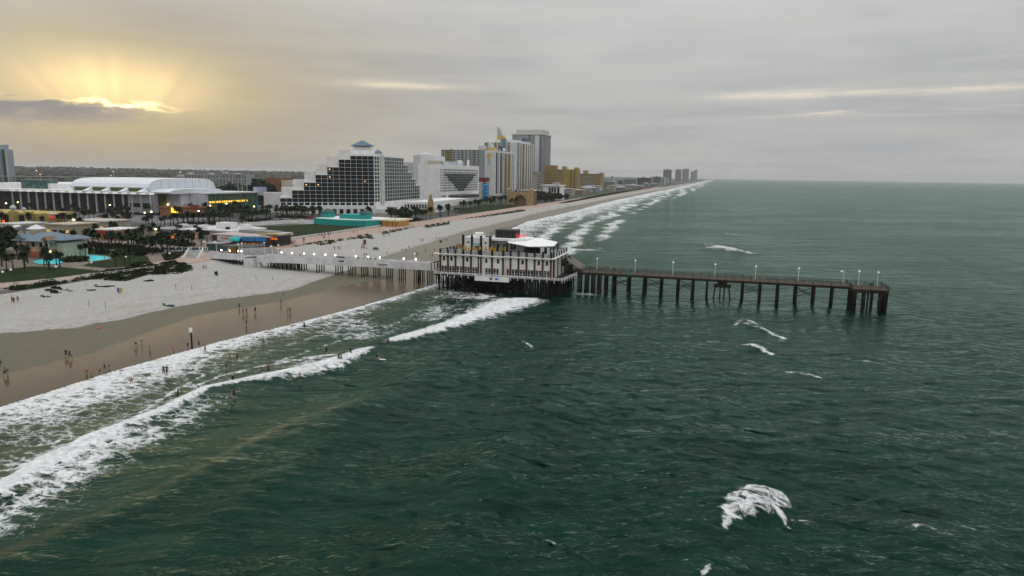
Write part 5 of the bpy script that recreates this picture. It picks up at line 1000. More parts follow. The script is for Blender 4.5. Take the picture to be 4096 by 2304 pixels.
PALMS={
'in the park around the turquoise pool':(1.08,[(-313,233.3),(-271.8,206),(-253.8,196.2),(-245,183.6),(-232.5,178.3),(-279.4,206),(-241.2,192.6),(-242.7,194.9),(-230.7,185.9),(-231.6,191),(-251.4,216.8),(-214.7,199.8),(-214.6,203.6),(-254.9,186.9),(-245.2,188.3),(-262,190),(-238,176)]),
'along the path above the park':(1.2,[(-298.1,249.2),(-291.8,248.9),(-278.6,247.1),(-325.5,291.3),(-275.9,248.3),(-270,249.5),(-266.6,251),(-259.4,245.4),(-259.2,248.4),(-254.5,246.2),(-250.8,245),(-240.2,236.2),(-236.2,234.2),(-238.9,238.1),(-289.3,256.4),(-239.4,241.5),(-236.5,241.7),(-316.7,296.5),(-304,302.5),(-283,262),(-268,262),(-250,258),(-276,268),(-262,274),(-285,280),(-243,262)]),
'near the pier stairs':(1.05,[(-228.8,240.1),(-231.4,246.9),(-234.9,242.7),(-229.8,250.3),(-288.4,297.0),(-259.3,280.4),(-257.8,284.6),(-254,291),(-268,288),(-246,272),(-240,268),(-250,279)]),
'behind the tan shops':(1.3,[(-446.9,320),(-441.1,319),(-411.4,321.2),(-431,319),(-455.4,370.2),(-440.5,370.7),(-392.5,333.8),(-358.4,311.1),(-361.5,340.1),(-472.9,445.6),(-480.6,446),(-445.7,447.8),(-392.6,374.8),(-410.2,358.8),(-399.5,331.2),(-472.5,410.1),(-459.5,319.6),(-403.4,337),(-420,372),(-384,352),(-375,362),(-428,395),(-500,440),(-520,444),(-545,446),(-560,440),(-455,432),(-440,425)]),
'along the avenue by the car park':(1.3,[(-372.2,378.7),(-344.3,345.1),(-344.9,360.8),(-345.6,366.5),(-353.5,381.7),(-342.3,374.5),(-339.6,375.9),(-336.8,377.3),(-337.6,383.4),(-339,389.2),(-336,390.8),(-333,392.3),(-331.7,396.4),(-331.9,399.7),(-325.6,399.6),(-303,383.7),(-335.3,427.1),(-324,418.1),(-321.7,419.3),(-323.7,425.7),(-329.9,437.9),(-324.1,433.1),(-326.4,439.8),(-328.6,446.6),(-349,352),(-351,394),(-347,405),(-343,416),(-340,432),(-360,398),(-356,420)]),
'in front of the green glass hall':(1.55,[(-476,531),(-466.1,520.9),(-462,523.4),(-446.5,520.3),(-462.8,535),(-434.1,530.5),(-441.7,532),(-426.9,519.9),(-453.2,492.3),(-442.5,476.4),(-360.4,454.8),(-356.3,457.1),(-365.6,451.9),(-380,480),(-390,492),(-400,500),(-412,505),(-375,470),(-385,462),(-395,476)]),
'before the stepped hotel':(1.45,[(-369.4,500.3),(-338.9,476.8),(-332.4,471.2),(-335.1,478.9),(-328.6,473.3),(-331.3,481),(-324.7,475.5),(-327.5,483.1),(-323.6,480.7),(-315.3,471.8),(-318,479.2),(-342.2,474.9),(-355.8,486.3),(-348,484),(-310,480),(-322,490),(-346,494)]),
'beside the turquoise building':(1.5,[(-251.4,492.8),(-245.5,487.5),(-236.6,476),(-229.1,465.1),(-227.5,465.9),(-227.4,473.1),(-228.3,480.5),(-229.2,488),(-229.8,496.1),(-227.6,497.2),(-223.9,484.9),(-223.9,494.7),(-223.3,502.8),(-223.1,511),(-230.6,551.2),(-230.7,549),(-232.1,571.3),(-258.4,476),(-234,470),(-233,480),(-235,491),(-238,484),(-242,478)]),
'around the bandshell lawn':(1.6,[(-250,656.3),(-250,663.6),(-248,671.3),(-246,680.6),(-245,688.5),(-261.4,744.9),(-252.7,732.8),(-247.9,736),(-249.4,752.7),(-265.8,820.9),(-261.8,823.6),(-258.1,826.2),(-226.4,749.9),(-225.9,768.1),(-280.6,855.8),(-266.4,779.2),(-270,800),(-256,800),(-252,790)])}
rpx=random.Random(31)
for where,(s,L) in PALMS.items():
    if 'green glass' in where: L=[(x*.87,y*.87) if x<-420 else (x,y) for x,y in L]
    L=L+[(x+rpx.uniform(-7,7),y+rpx.uniform(2,9)) for x,y in L if rpx.random()<(.25 if 'pool' in where or 'bandshell' in where or 'turq' in where else .62)]
    label_row([palm(x,y,s*rnd.uniform(.85,1.15)) for x,y in L],'dark sabal palm',where,'palms '+where)
def leafball(n,rx,ry,rz,seed,size=.55):
    g=np.random.default_rng(seed); u=g.normal(size=(n,3)); u/=np.linalg.norm(u,axis=1)[:,None]; lob=1+.22*np.sin(u[:,0]*5+seed)+.2*np.sin(u[:,1]*6+u[:,2]*4)
    p=u*(g.uniform(.45,1,n)**.5*lob)[:,None]*np.array([rx,ry,rz]); a=g.normal(size=(n,3))*size; b=g.normal(size=(n,3))*size
    m=MB()
    for i in range(n): m.add([p[i]-a[i]*.5,p[i]+b[i]*.5,p[i]+a[i]*.5,p[i]-b[i]*.5],[(0,1,2,3)])
    return m
TREE=[leafball(420,4.5,4.5,3.4,i,1.3).mesh('crown',leafm) for i in range(3)]; TRUNK=MB().tube((0,0,0),(0,0,4.5),.4,.22,8).tube((0,0,3),(1.6,.6,5.6),.18,.08,6).tube((0,0,3),(-1.3,-.9,5.6),.18,.08,6).mesh('trunk',bark)
def tree(x,y,s):
    p=thing('broadleaf_tree','','tree',(x,y,G),rnd.random()*6.28)
    o=bpy.data.objects.new('trunk',TRUNK); col.objects.link(o); o.parent=p
    o=bpy.data.objects.new('crown',TREE[rnd.randrange(3)]); col.objects.link(o); o.parent=p; o.location=(0,0,6.2); p.scale=(s*rnd.uniform(.9,1.3),s*rnd.uniform(.9,1.3),s); return p
rt=random.Random(12)
label_row([tree(-rt.uniform(405,610),rt.uniform(640,980),rt.uniform(1.6,2.6)) for i in range(44)],'dark broadleaf tree','in the wood left of the stepped hotel','trees in the wood behind the arena')
label_row([tree(x,y,s) for x,y,s in ((-232,486,.9),(-238,494,1.0),(-262,566,.7),(-243,860,1.2),(-232,872,1.3),(-238,890,1.2),(-226,905,1.1),(-222,925,1.1),(-240,930,1.5),(-232,945,1.3),(-226,960,1.2),(-247,842,1.6),(-224,985,1.0),(-220,1010,.9))],'dark leafy tree','along the dune by the bandshell','trees by the bandshell')
label_row([tree(x,y,s) for x,y,s in ((-262,178,1.0),(-270,186,1.1),(-256,172,.9),(-281,196,1.1),(-292,214,1.1),(-300,222,1.1),(-248,168,.8),(-276,190,.9),(-266,172,.9),(-286,206,1.0),(-296,200,1.1))],'low dense dark tree','at the left edge of the park','trees in the park corner')
BUSH=[leafball(150,1.6,1.6,.9,40+i,.6).mesh('shrub',leafm) for i in range(3)]
def shrubs(pts,base,where,grp):
    L=[]
    for x,y,s in pts: o=link('shrub',BUSH[rnd.randrange(3)],None,(x,y,G+.3*s),rnd.random()*6,(s*1.2,s*1.2,s)); tag(o,'shrub','shrub'); L.append(o)
    label_row(L,base,where,grp)
shrubs([(-244,205,1.1),(-247,208,1.2),(-250,212,1.1),(-246,212.5,1.2),(-241,208,1.0)],'dark rounded shrub','on the pool island','shrubs on the pool island')
shrubs([(-274,232,1.3),(-270,236,1.4),(-278,240,1.3),(-266,232,1.2),(-262,237,1.3),(-256,232,1.2),(-252,238,1.3),(-247,235,1.2),(-242,237,1.2),(-237,233,1.1)],'dark rounded shrub','in the hedge behind the pool','shrubs in the pool hedge')
def inside(x,y,p):
    c=False
    for (ax,ay),(bx,by) in zip(p,p[1:]+p[:1]):
        if (ay>y)!=(by>y) and x<(bx-ax)*(y-ay)/(by-ay)+ax: c=not c
    return c
def scrub(label,polys,dens,h,seed,m=None):
    r_=random.Random(seed); mb=MB()
    for p in polys:
        xsx=[q[0] for q in p]; ysy=[q[1] for q in p]; A=(max(xsx)-min(xsx))*(max(ysy)-min(ysy))
        for i in range(int(A*dens)):
            x=r_.uniform(min(xsx),max(xsx)); y=r_.uniform(min(ysy),max(ysy))
            if not inside(x,y,p): continue
            z=float(ground(x,y)) if x>-197 else G; k=.55+.45*math.sin(x*.9+1.3*math.sin(y*.6)); hh=h*k*r_.uniform(.5,1.1)
            a=r_.uniform(0,3.14); w=r_.uniform(.25,.55); dx,dy=math.cos(a)*w,math.sin(a)*w; tx,ty=r_.uniform(-.3,.3),r_.uniform(-.3,.3)
            mb.add([(x-dx,y-dy,z-.1),(x+dx,y+dy,z-.1),(x+dx*.6+tx,y+dy*.6+ty,z+hh),(x-dx*.6+tx,y-dy*.6+ty,z+hh*.8)],[(0,1,2,3)])
    return tag(mb.build('dune_scrub',m or scrubm),label,'scrub',kind='stuff')
scrub('dark green dune scrub between the park promenade and the sand',[[(-204,172),(-210,191),(-211,201),(-218,211),(-215,216),(-204,207),(-195,200),(-191,181),(-197,174)],[(-206,151),(-207,163),(-210,169),(-200,167),(-199,158),(-200,150)]],9,.9,1)
scrub('dark green dune scrub in front of the pier stairs',[[(-207,208),(-208,222),(-191,213),(-189,204),(-193,194)],[(-231,239),(-228,249),(-216,232),(-213,227),(-211,220)]],9,.9,2)
scrub('long strip of beach grass between promenade and sand',[[(-199,287),(-201,312),(-200,321),(-198,337),(-200,366),(-189,354),(-194,343),(-195,325),(-192,306),(-198,300),(-197,283)],[(-199,377),(-200,396),(-200,425),(-198,430),(-195,392),(-194,373)],[(-199,439),(-199,473),(-199,493),(-192,474),(-193,436)],[(-200,520),(-200,700),(-193,690),(-195,560)],[(-204,880),(-226,1380),(-240,2600),(-226,2600),(-206,1380),(-196,900)]],2.2,.8,3)
scrub('dark planting under the palms along the path and avenue',[[(-300,252),(-240,240),(-236,246),(-262,258),(-300,262)],[(-350,372),(-330,384),(-326,398),(-333,400),(-352,386)],[(-334,420),(-322,420),(-326,450),(-332,450)],[(-346,470),(-312,468),(-312,478),(-346,484)],[(-480,448),(-380,458),(-384,470),(-470,462)],[(-470,520),(-400,505),(-400,514),(-466,530)],[(-268,274),(-244,266),(-244,274),(-264,286)],[(-460,358),(-380,350),(-380,356),(-460,366)],[(-420,338),(-372,338),(-372,346),(-420,346)],[(-254,480),(-224,468),(-224,500),(-240,500)]],3.2,2.0,6,leafm)
rr=random.Random(4); cl_=[[(x+rr.uniform(.8,1.6)*math.cos(a)*1.3,y+rr.uniform(.8,1.6)*math.sin(a)) for a in np.linspace(0,5.6,8)] for x,y in ((-190,151),(-194,156),(-195,159),(-192,156),(-192,160),(-189,172),(-191,170),(-200,170),(-188,165),(-186,186))]
scrub('scattered small clumps of beach grass on the dry sand',cl_,11,.5,5)
# ---- far country: low wooded rise and river plain
def hills():
    X=np.concatenate([np.linspace(-16000,-2400,40),np.linspace(-2200,-900,14)]); Y=np.linspace(200,16000,80)
    def zf(x,y):
        d=np.hypot(x,y); return G-.5+np.clip((d-2300)/3200,0,1)**1.1*np.clip(46-(np.degrees(np.arctan2(x,y))+53)*.5,26,48)*np.clip((-x-900)/1500,0,1)+3*np.sin(x*.0021)*np.sin(y*.0017)*np.clip((d-2500)/1500,0,1)
    grid_sheet('wooded_hills',X,Y,zf,{},mat('far_woodland',(.022,.030,.020),.95,.1,var=.3,scale=.01)); return zf
HZ=hills()
def far_wood():
    g=np.random.default_rng(9); n=5200; a=np.radians(g.uniform(-80,-14,n)); d=np.exp(g.uniform(math.log(760),math.log(6200),n)); x=d*np.sin(a); y=d*np.cos(a)
    ok=(x<-480)&~((x>-1600)&(x<-600)&(y>520)&(y<1120)&(np.abs((y-700)-(x+1100)*.38)<150)&(d<1700)); x,y,d=x[ok],y[ok],d[ok]; m=len(x)
    ph=(1+5**.5)/2; ico=np.array([(-1,ph,0),(1,ph,0),(-1,-ph,0),(1,-ph,0),(0,-1,ph),(0,1,ph),(0,-1,-ph),(0,1,-ph),(ph,0,-1),(ph,0,1),(-ph,0,-1),(-ph,0,1)])/1.9
    F=np.array([(0,11,5),(0,5,1),(0,1,7),(0,7,10),(0,10,11),(1,5,9),(5,11,4),(11,10,2),(10,7,6),(7,1,8),(3,9,4),(3,4,2),(3,2,6),(3,6,8),(3,8,9),(4,9,5),(2,4,11),(6,2,10),(8,6,7),(9,8,1)])
    s=g.uniform(3.2,5.6,m)*(1+d/9000); V=ico[None]*s[:,None,None]*np.array([1.5,1.5,.55])*g.uniform(.7,1.25,(m,12,1)); z=np.maximum(HZ(x,y),G)
    V=V+np.stack([x,y,z+s*.55],1)[:,None,:]; Q=(F[None]+np.arange(m)[:,None,None]*12).reshape(-1,3); me=bpy.data.meshes.new('woodland'); me.from_pydata(V.reshape(-1,3).tolist(),[],Q.tolist()); me.materials.append(mat('woodland_canopy',(.020,.030,.015),.95,.1,var=.45,scale=.05))
    tag(link('woodland',me),'dark hazy woodland spread to the inland horizon','woodland',kind='stuff')
far_wood()
# ================================================================ vehicles
tyre=mat('tyre_rubber',(.012,.012,.012),.9); carg=mat('car_glass',(.008,.010,.012),.1,.5); hl=mat('head_lamp',(.8,.8,.78),.2); tl=mat('tail_lamp',(.35,.01,.01),.3)
PAINT=[mat('car_'+n,c,.28,.5,var=.03) for n,c in (('white',(.72,.72,.72)),('silver',(.40,.41,.42)),('black',(.012,.012,.014)),('grey',(.12,.125,.13)),('red',(.30,.02,.015)),('blue',(.02,.05,.14)),('pearl',(.62,.61,.58)))]
def car_meshes(L,W,H,hood,tail,pick=False):
    h0,hb=.22,H*.56; x0,x1=-L/2,L/2
    prof=[(x0,.45),(x0+.05,h0),(x1-.05,h0),(x1,.45),(x1-.03,hb*.86),(x1-hood,hb),(x0+tail*.3,hb),(x0,hb*.92)]
    b=MB(); n=len(prof)
    for s,y in ((1,W/2),(-1,-W/2)): pass
    vs=[(x,-W/2*(.95 if z>hb*.8 else 1),z) for x,z in prof]+[(x,W/2*(.95 if z>hb*.8 else 1),z) for x,z in prof]
    b.add(vs,[tuple(range(n)),tuple(range(n,2*n))[::-1]]+[(i,n+i,n+(i+1)%n,(i+1)%n) for i in range(n)])
    cx0=x0+tail; cx1=x1-hood+.1
    if pick: cx0=-.2
    roof=(cx0+.35,cx1-.75); w=W*.44; wr=W*.37
    gl_=MB().add([(cx0,-w,hb),(cx1,-w,hb),(cx1,w,hb),(cx0,w,hb),(roof[0],-wr,H-.06),(roof[1],-wr,H-.06),(roof[1],wr,H-.06),(roof[0],wr,H-.06)],[(0,3,2,1),(4,5,6,7),(0,1,5,4),(1,2,6,5),(2,3,7,6),(3,0,4,7)])
    b.add([(roof[0]-.08,-wr-.02,H-.055),(roof[1]+.08,-wr-.02,H-.055),(roof[1]+.08,wr+.02,H-.055),(roof[0]-.08,wr+.02,H-.055),(roof[0],-wr+.05,H),(roof[1],-wr+.05,H),(roof[1],wr-.05,H),(roof[0],wr-.05,H)],[(0,3,2,1),(4,5,6,7),(0,1,5,4),(1,2,6,5),(2,3,7,6),(3,0,4,7)])
    wh=MB().tube((0,-.11,0),(0,.11,0),.33,n=12).mesh('wheel',tyre); return b.mesh('body',PAINT[0]),gl_.mesh('windows',carg),wh,L,W,hb
CARS=[car_meshes(4.6,1.8,1.45,1.25,.75),car_meshes(4.7,1.9,1.75,1.15,.15),car_meshes(5.4,1.95,1.85,1.35,2.2,True),car_meshes(4.1,1.75,1.5,1.0,.2)]
HLM=MB().box(-.04,.04,-.2,.2,-.09,.09).mesh('headlight',hl); TLM=MB().box(-.04,.04,-.16,.16,-.1,.1).mesh('tail_light',tl)
KN=['saloon car','SUV','pickup truck','hatchback']; PN=['white','silver','black','grey','red','blue','pearl white']
def car(x,y,rz,k,c,z=G+.03):
    b,g_,w,L,W,hb=CARS[k]; p=thing('parked_car','','car',(x,y,z),rz); p['label']='%s %s'%(PN[c],KN[k])
    def ch(n_,me,loc=(0,0,0),m_=None):
        o=bpy.data.objects.new(n_,me); col.objects.link(o); o.parent=p; o.location=loc
        if m_: o.material_slots[0].link='OBJECT'; o.material_slots[0].material=m_
    ch('body',b,m_=PAINT[c]); ch('windows',g_)
    for sx in (-1,1):
        for sy in (-1,1): ch('wheel',w,(sx*L*.31,sy*(W/2-.1),.33))
        ch('headlight',HLM,(L/2-.01,sx*W*.33,hb*.72)); ch('tail_light',TLM,(-L/2+.0,sx*W*.36,hb*.78))
    return p
def label_cars(objs,where,group):
    base={}; 
    for o in objs: base.setdefault(o['label'],[]).append(o)
    for b_,L in base.items(): label_row(L,b_,'of its kind '+where,group)
rcr=random.Random(21); cc=lambda: rcr.choice([0,0,0,1,1,2,2,3,4,5,6])
A=[car(x,y,rcr.choice([0,math.pi])+rcr.uniform(-.05,.05)+(R(78) if i%3==0 else 0),rcr.randrange(4),cc()) for i,(x,y) in enumerate([(-332.3,349.2),(-332.8,357.5),(-313.6,361.4),(-315.3,366.3),(-306.3,364.3),(-312.7,373.5),(-320.8,388.1),(-312.5,385.9),(-312.4,393),(-311,406.5),(-318.4,424),(-316,436.4),(-310,431.5),(-305.2,437.1),(-316.1,444.5),(-307,444.5),(-304.2,451.9),(-314.9,459.9),(-306.3,467.9),(-315.5,478.8),(-322,350),(-318,352.5),(-324,363.5),(-306,371),(-305,379),(-308,398),(-316,399),(-303,409),(-311,415),(-303,422),(-320,409),(-320.7,370.5),(-324,374),(-330,365)])]
label_cars(A,'in the beach car park','cars in the beach car park')
B=[car(x,y,rcr.choice([0,math.pi])+R(88)+rcr.uniform(-.05,.05),rcr.randrange(4),cc()) for x,y in [(-481.5,397),(-556.7,440),(-471.1,400),(-512.1,425.4),(-504.3,420),(-495.5,425.1),(-510.4,437.3),(-517,437),(-484,432.9),(-456.6,414.5),(-520,414.7),(-502,438),(-535.6,440),(-544.5,436),(-430,410),(-424,409),(-412,412),(-400,405),(-396,418),(-466,398),(-440,402),(-528,425)]]
label_cars(B,'in the arena car park','cars in the arena car park')
Cc_=[car(x,y,R(92)+(math.pi if i%2 else 0),rcr.randrange(4),cc()) for i,(x,y) in enumerate([(-347.3,330.8),(-343.2,336.4),(-349.5,402),(-341,392),(-346,410),(-338.5,438),(-343,452),(-347.4,317),(-336.8,466)])]
label_cars(Cc_,'on the avenue','cars on the avenue')
# ================================================================ people
def body(pose):
    v=[];e=[];r_=[]
    def J(x,y,z,a,b=None,p=None):
        v.append((x,y,z)); r_.append((a,b or a))
        if p is not None: e.append((p,len(v)-1))
        return len(v)-1
    pv=J(0,0,.93,.145,.11); s1=J(0,0,1.1,.125,.095,pv); ch=J(0,.01,1.32,.155,.105,s1); nk=J(0,.01,1.47,.055,.055,ch); hd=J(0,.03,1.56,.085,.09,nk); tp=J(0,.03,1.68,.075,.085,hd)
    st={'stand':(0,0),'walk':(.22,-.22),'stride':(-.28,.28),'arms':(.05,-.05),'crouch':(.0,.0),'wade':(.1,-.1)}[pose]
    for s,d in ((-1,st[0]),(1,st[1])):
        if pose=='crouch': hp=J(s*.09,0,.88,.10,.10,pv); kn=J(s*.13,.25,.62,.07,.07,hp); an=J(s*.12,.0,.12,.045,.045,kn); J(s*.12,.14,.04,.045,.04,an)
        else: hp=J(s*.09,d*.1,.86,.10,.10,pv); kn=J(s*.10,d*.75+.02,.48,.068,.068,hp); an=J(s*.10,d,.09,.042,.042,kn); J(s*.11,d+.15,.035,.042,.035,an)
        sh=J(s*.19,0,1.40,.06,.06,ch)
        if pose=='arms': el=J(s*.42,.05,1.34,.045,.045,sh); wr=J(s*.58,.12,1.42,.034,.034,el); J(s*.66,.14,1.44,.03,.02,wr)
        elif pose=='crouch': el=J(s*.25,.2,1.15,.045,.045,sh); wr=J(s*.2,.42,.95,.034,.034,el); J(s*.19,.5,.90,.03,.02,wr)
        else: el=J(s*.26,-d*.5,1.13,.045,.045,sh); wr=J(s*.27,-d*.9+.08,.89,.034,.034,el); J(s*.265,-d*.95+.1,.80,.032,.022,wr)
    if pose=='crouch': v=[(x,y+(z-.9)*.7 if z>.95 else y,z-.28 if z>.7 else z*.75 if z>.2 else z) for x,y,z in v]
    me=bpy.data.meshes.new('skel'); me.from_pydata(v,e,[]); o=bpy.data.objects.new('skel',me); col.objects.link(o)
    md=o.modifiers.new('s','SKIN'); md.use_smooth_shade=True; sub=o.modifiers.new('u','SUBSURF'); sub.levels=1; sub.render_levels=1
    for i,sv in enumerate(me.skin_vertices[0].data): sv.radius=r_[i]; sv.use_root=(i==0)
    dg=bpy.context.evaluated_depsgraph_get(); dg.update(); out=bpy.data.meshes.new_from_object(o.evaluated_get(dg)); bpy.data.objects.remove(o); out.name='person_'+pose
    off=-.28 if pose=='crouch' else 0
    out.materials.clear()
    for k in range(4): out.materials.append(SK)
    for p in out.polygons:
        c=p.center; z=c.z; arm=abs(c.x)>.215 and z<1.33
        p.material_index=1 if z>1.60+off or (z>1.50+off and c.y<.0) else 0 if z>1.44+off or arm else 2 if z>.98+off*.6 else 3 if z>.58 else 0
        p.use_smooth=True
    return out
SK=mat('skin',(.36,.21,.14),.6); HR=mat('dark_hair',(.02,.014,.01),.7)
try: POSES={k:body(k) for k in ('stand','walk','stride','arms','crouch','wade')}
except Exception as ex: raise
CL={n:mat('cloth_'+n.replace(' ','_'),c,.85,.15,var=.15,scale=6) for n,c in dict(black=(.012,.012,.014),navy=(.015,.02,.05),white=(.65,.65,.65),orange=(.45,.14,.03),red=(.40,.03,.03),grey=(.14,.14,.15),brown=(.08,.045,.025),teal=(.02,.18,.20),green=(.10,.35,.03),blue=(.08,.12,.35),pink=(.45,.22,.20)).items()}
CL['light blue']=mat('cloth_light_blue',(.30,.48,.55),.85); CL['bare']=SK
def person(x,y,z,pose,top,bot,s=1.0,rz=None):
    o=bpy.data.objects.new('person',POSES[pose]); col.objects.link(o); o.location=(x,y,z); o.rotation_euler=(0,0,rnd.uniform(0,6.28) if rz is None else rz); o.scale=(s*1.2,s*1.2,s*1.1)
    for k,m_ in enumerate((SK,HR,CL[top],CL[bot])): o.material_slots[k].link='OBJECT'; o.material_slots[k].material=m_
    d='bare-chested person in %s'%bot if top=='bare' else 'person in %s and %s'%(top,bot) if bot!=top else 'person all in %s'%top
    return tag(o,d,'person')
def crowd(L,where,group,zf=None):
    out=[]
    for x,y,pose,top,bot,s in L: out.append(person(x,y,zf(x,y) if zf else float(ground(x,y))-.02,pose,top,bot,s))
    by={}
    for o in out: by.setdefault(o['label'],[]).append(o)
    for b_,K in by.items():
        if len(K)==1: K[0]['label']=b_+' '+where; K[0]['group']=group
        else: label_row(K,b_,where,group)
    return out
crowd([(-130.9,107.4,'walk','black','black',1),(-129.1,106.8,'stride','black','navy',1.1),(-129.4,93.2,'walk','brown','black',1.1),(-129,93.4,'stand','brown','light blue',.95),(-136.3,97.5,'stand','green','black',1),(-117,100.2,'crouch','orange','brown',1.1),(-116.3,100.3,'crouch','bare','orange',.7),(-115.2,101.2,'crouch','brown','black',1),(-115.9,103.2,'walk','black','brown',1),(-116.1,104.4,'stand','bare','black',1),(-124.8,119.7,'walk','light blue','black',1.1),(-125.7,122.2,'stand','white','black',1.05),(-119.9,118.7,'stand','light blue','grey',1),(-114.4,119.7,'stand','pink','bare',1),
 (-131.4,163.2,'stand','blue','navy',1),(-125.6,157.5,'stand','brown','brown',1.1),(-125.6,158.9,'walk','grey','black',1.05),(-123.8,160.4,'stand','navy','navy',1.05),(-124,172.6,'walk','black','grey',1),(-132.5,185.9,'walk','white','black',1),(-115.6,163.8,'stand','orange','orange',1.05),(-115,164.1,'walk','black','navy',1),(-116,146.5,'stand','black','black',1.05)],'on the wet sand','people on the wet sand')
crowd([(-113.4,123.0,'stand','black','grey',.9),(-112.6,125.4,'stand','navy','black',1.0),(-112,124.9,'stand','teal','black',1),(-108.4,122.6,'arms','bare','navy',1),(-103.7,105.6,'wade','brown','brown',1.1),(-103.4,106.1,'wade','navy','navy',1.05),(-104.5,98.5,'walk','red','red',.9),(-91.9,97.4,'wade','bare','green',1),(-100.5,132.6,'wade','bare','black',1),(-98,118,'wade','black','grey',1),(-97,119,'wade','navy','brown',1),(-95,140,'wade','grey','grey',1),(-101,150,'stand','brown','navy',1),(-94,112,'arms','black','brown',1)],'in the shallow surf','people in the shallow surf',lambda x,y:-.2 if x>-110 else 0.0)
crowd([(-81.1,128.4,'wade','black','black',1.1),(-75.6,124.4,'wade','black','navy',1.1),(-75.1,124.6,'wade','grey','black',1.1),(-75.8,129.7,'arms','black','brown',1.1),(-75,109.3,'arms','bare','brown',1.1),(-89.1,93.5,'arms','navy','black',1.1),(-80.3,97.1,'wade','brown','black',1.1),(-68.9,128.4,'crouch','black','black',1),(-84,112,'wade','brown','navy',1.1),(-86,104,'wade','black','grey',1.1),(-72,140,'wade','navy','navy',1.1)],'out among the breakers','people in the breakers',lambda x,y:.15)
tone=['black','navy','grey','brown','black','white','blue','black']
crowd([(x,y,('stand','walk','stride')[i%3],c[0] if c else tone[i%8],c[1] if c else tone[(i*3+1)%8],1.05) for i,(x,y,*c) in enumerate([(-181.3,297.2),(-179.9,298.4),(-179.8,300),(-157.4,284),(-156.1,283.7),(-151.8,295.7,'green','green'),(-151.3,311.2),(-149.8,312.5),(-154.3,325.2),(-139.3,302.2),(-138.6,302.7),(-140.8,316.2),(-143,324.2),(-131.9,302),(-139.3,323.8,'orange','orange'),(-131.1,302.7,'orange','black'),(-163.2,360.4),(-163,362.7),(-161.7,379.5),(-153.2,372.3),(-152.4,373.1),(-189.2,365.3),(-189.8,372.8),(-191.4,437.6),(-191,429.8),(-191.8,469.2)])],'on the beach beyond the walkway','people on the beach beyond the walkway')
crowd([(x,y,('stand','walk','stride')[i%3],tone[(i*5)%8],tone[(i*3+1)%8],1.15) for i,(x,y) in enumerate([(-189.1,697),(-190.3,754),(-185.9,762.6),(-176.3,768.6),(-181.7,795.7),(-186.7,864.2),(-177.2,832),(-170.9,838.1),(-163.8,821.1),(-162.9,823.6),(-168.2,857.7),(-162.9,837.6),(-163,840.6),(-188.8,1082),(-174.4,1055.1),(-189,1296.5),(-182.2,1280.5),(-172.5,1333),(-169,1167.8),(-172.4,1112.4),(-158,729),(-178.9,680.6),(-185,1453.1),(-184.7,1476.7)])],'on the far beach','people on the far beach')
crowd([(-150.2,615.9,'wade','black','black',1.1),(-149.5,617.3,'wade','navy','black',1.1),(-124.6,544.5,'wade','black','black',1.1),(-123,547.5,'wade','brown','black',1.1),(-120.5,546.1,'wade','grey','navy',1.1),(-79.3,517.3,'arms','black','navy',1.1)],'in the far surf','people in the far surf',lambda x,y:-.3)
crowd([(x,y,('stand','walk','stride')[i%3],c[0] if c else tone[(i*5+2)%8],c[1] if c else tone[(i*3)%8],1.05) for i,(x,y,*c) in enumerate([(-217.4,343.4),(-217,345.8),(-220.7,355.1),(-217.3,352.5),(-218,342.2),(-215.1,346.7),(-208.5,363.8),(-220.8,402.2),(-206.5,301.2,'navy','orange'),(-207.8,300.7),(-209.2,312.7),(-208.8,312.9),(-206.5,327.5),(-207.7,330.9),(-206,297.9,'blue','orange'),(-203.5,295.2,'black','navy'),(-204.2,305.5),(-202.1,302.9,'white','white'),(-212,301.9),(-202.2,286.2)])],'on the pink promenade','people on the promenade',lambda x,y:G+.06)
crowd([(x,y,p,a,b,1.0) for x,y,p,a,b in ((-135.5,233,'stand','black','grey'),(-131.5,232.4,'stand','brown','navy'),(-129.8,233.4,'walk','red','black'),(-128,233,'stand','black','black'),(-126.3,232.6,'stand','brown','black'),(-124.6,233,'walk','navy','grey'),(-164.6,233,'stand','orange','brown'),(-158.3,234,'walk','orange','navy'),(-160,233,'stand','pink','brown'))],'on the white walkway','people on the walkway',lambda x,y:6.45)
crowd([(x,236.6,p,a,b,1.0) for x,p,a,b in ((-42.3,'stand','black','black'),(-38.6,'stand','red','black'),(-37.6,'walk','black','navy'),(-35,'stand','light blue','grey'),(-34,'stand','brown','black'),(-33.2,'walk','grey','black'),(-30.4,'stand','black','grey'))],'on the timber pier','people on the timber pier',lambda x,y:7.0)
crowd([(-204.1,152.9,'stand','teal','white',1.05),(-205.5,154.9,'walk','light blue','white',1),(-212.9,213.2,'walk','black','black',1.05),(-212.3,213.4,'walk','white','black',1.05),(-286.4,257.5,'stand','white','white',1),(-273,254.2,'walk','black','brown',1),(-239,217,'stand','bare','black',.8),(-240,218,'walk','bare','navy',.8)],'in the pool park','people in the park',lambda x,y:G+.06)
crowd([(-189.6,140.8,'stand','red','black',1.05),(-188.3,140.3,'stand','black','black',1.05),(-189,142,'walk','blue','navy',1),(-188.8,215.4,'stand','black','black',1),(-188.4,216.3,'walk','black','grey',1)],'at the edge of the dry sand','people on the dry sand')
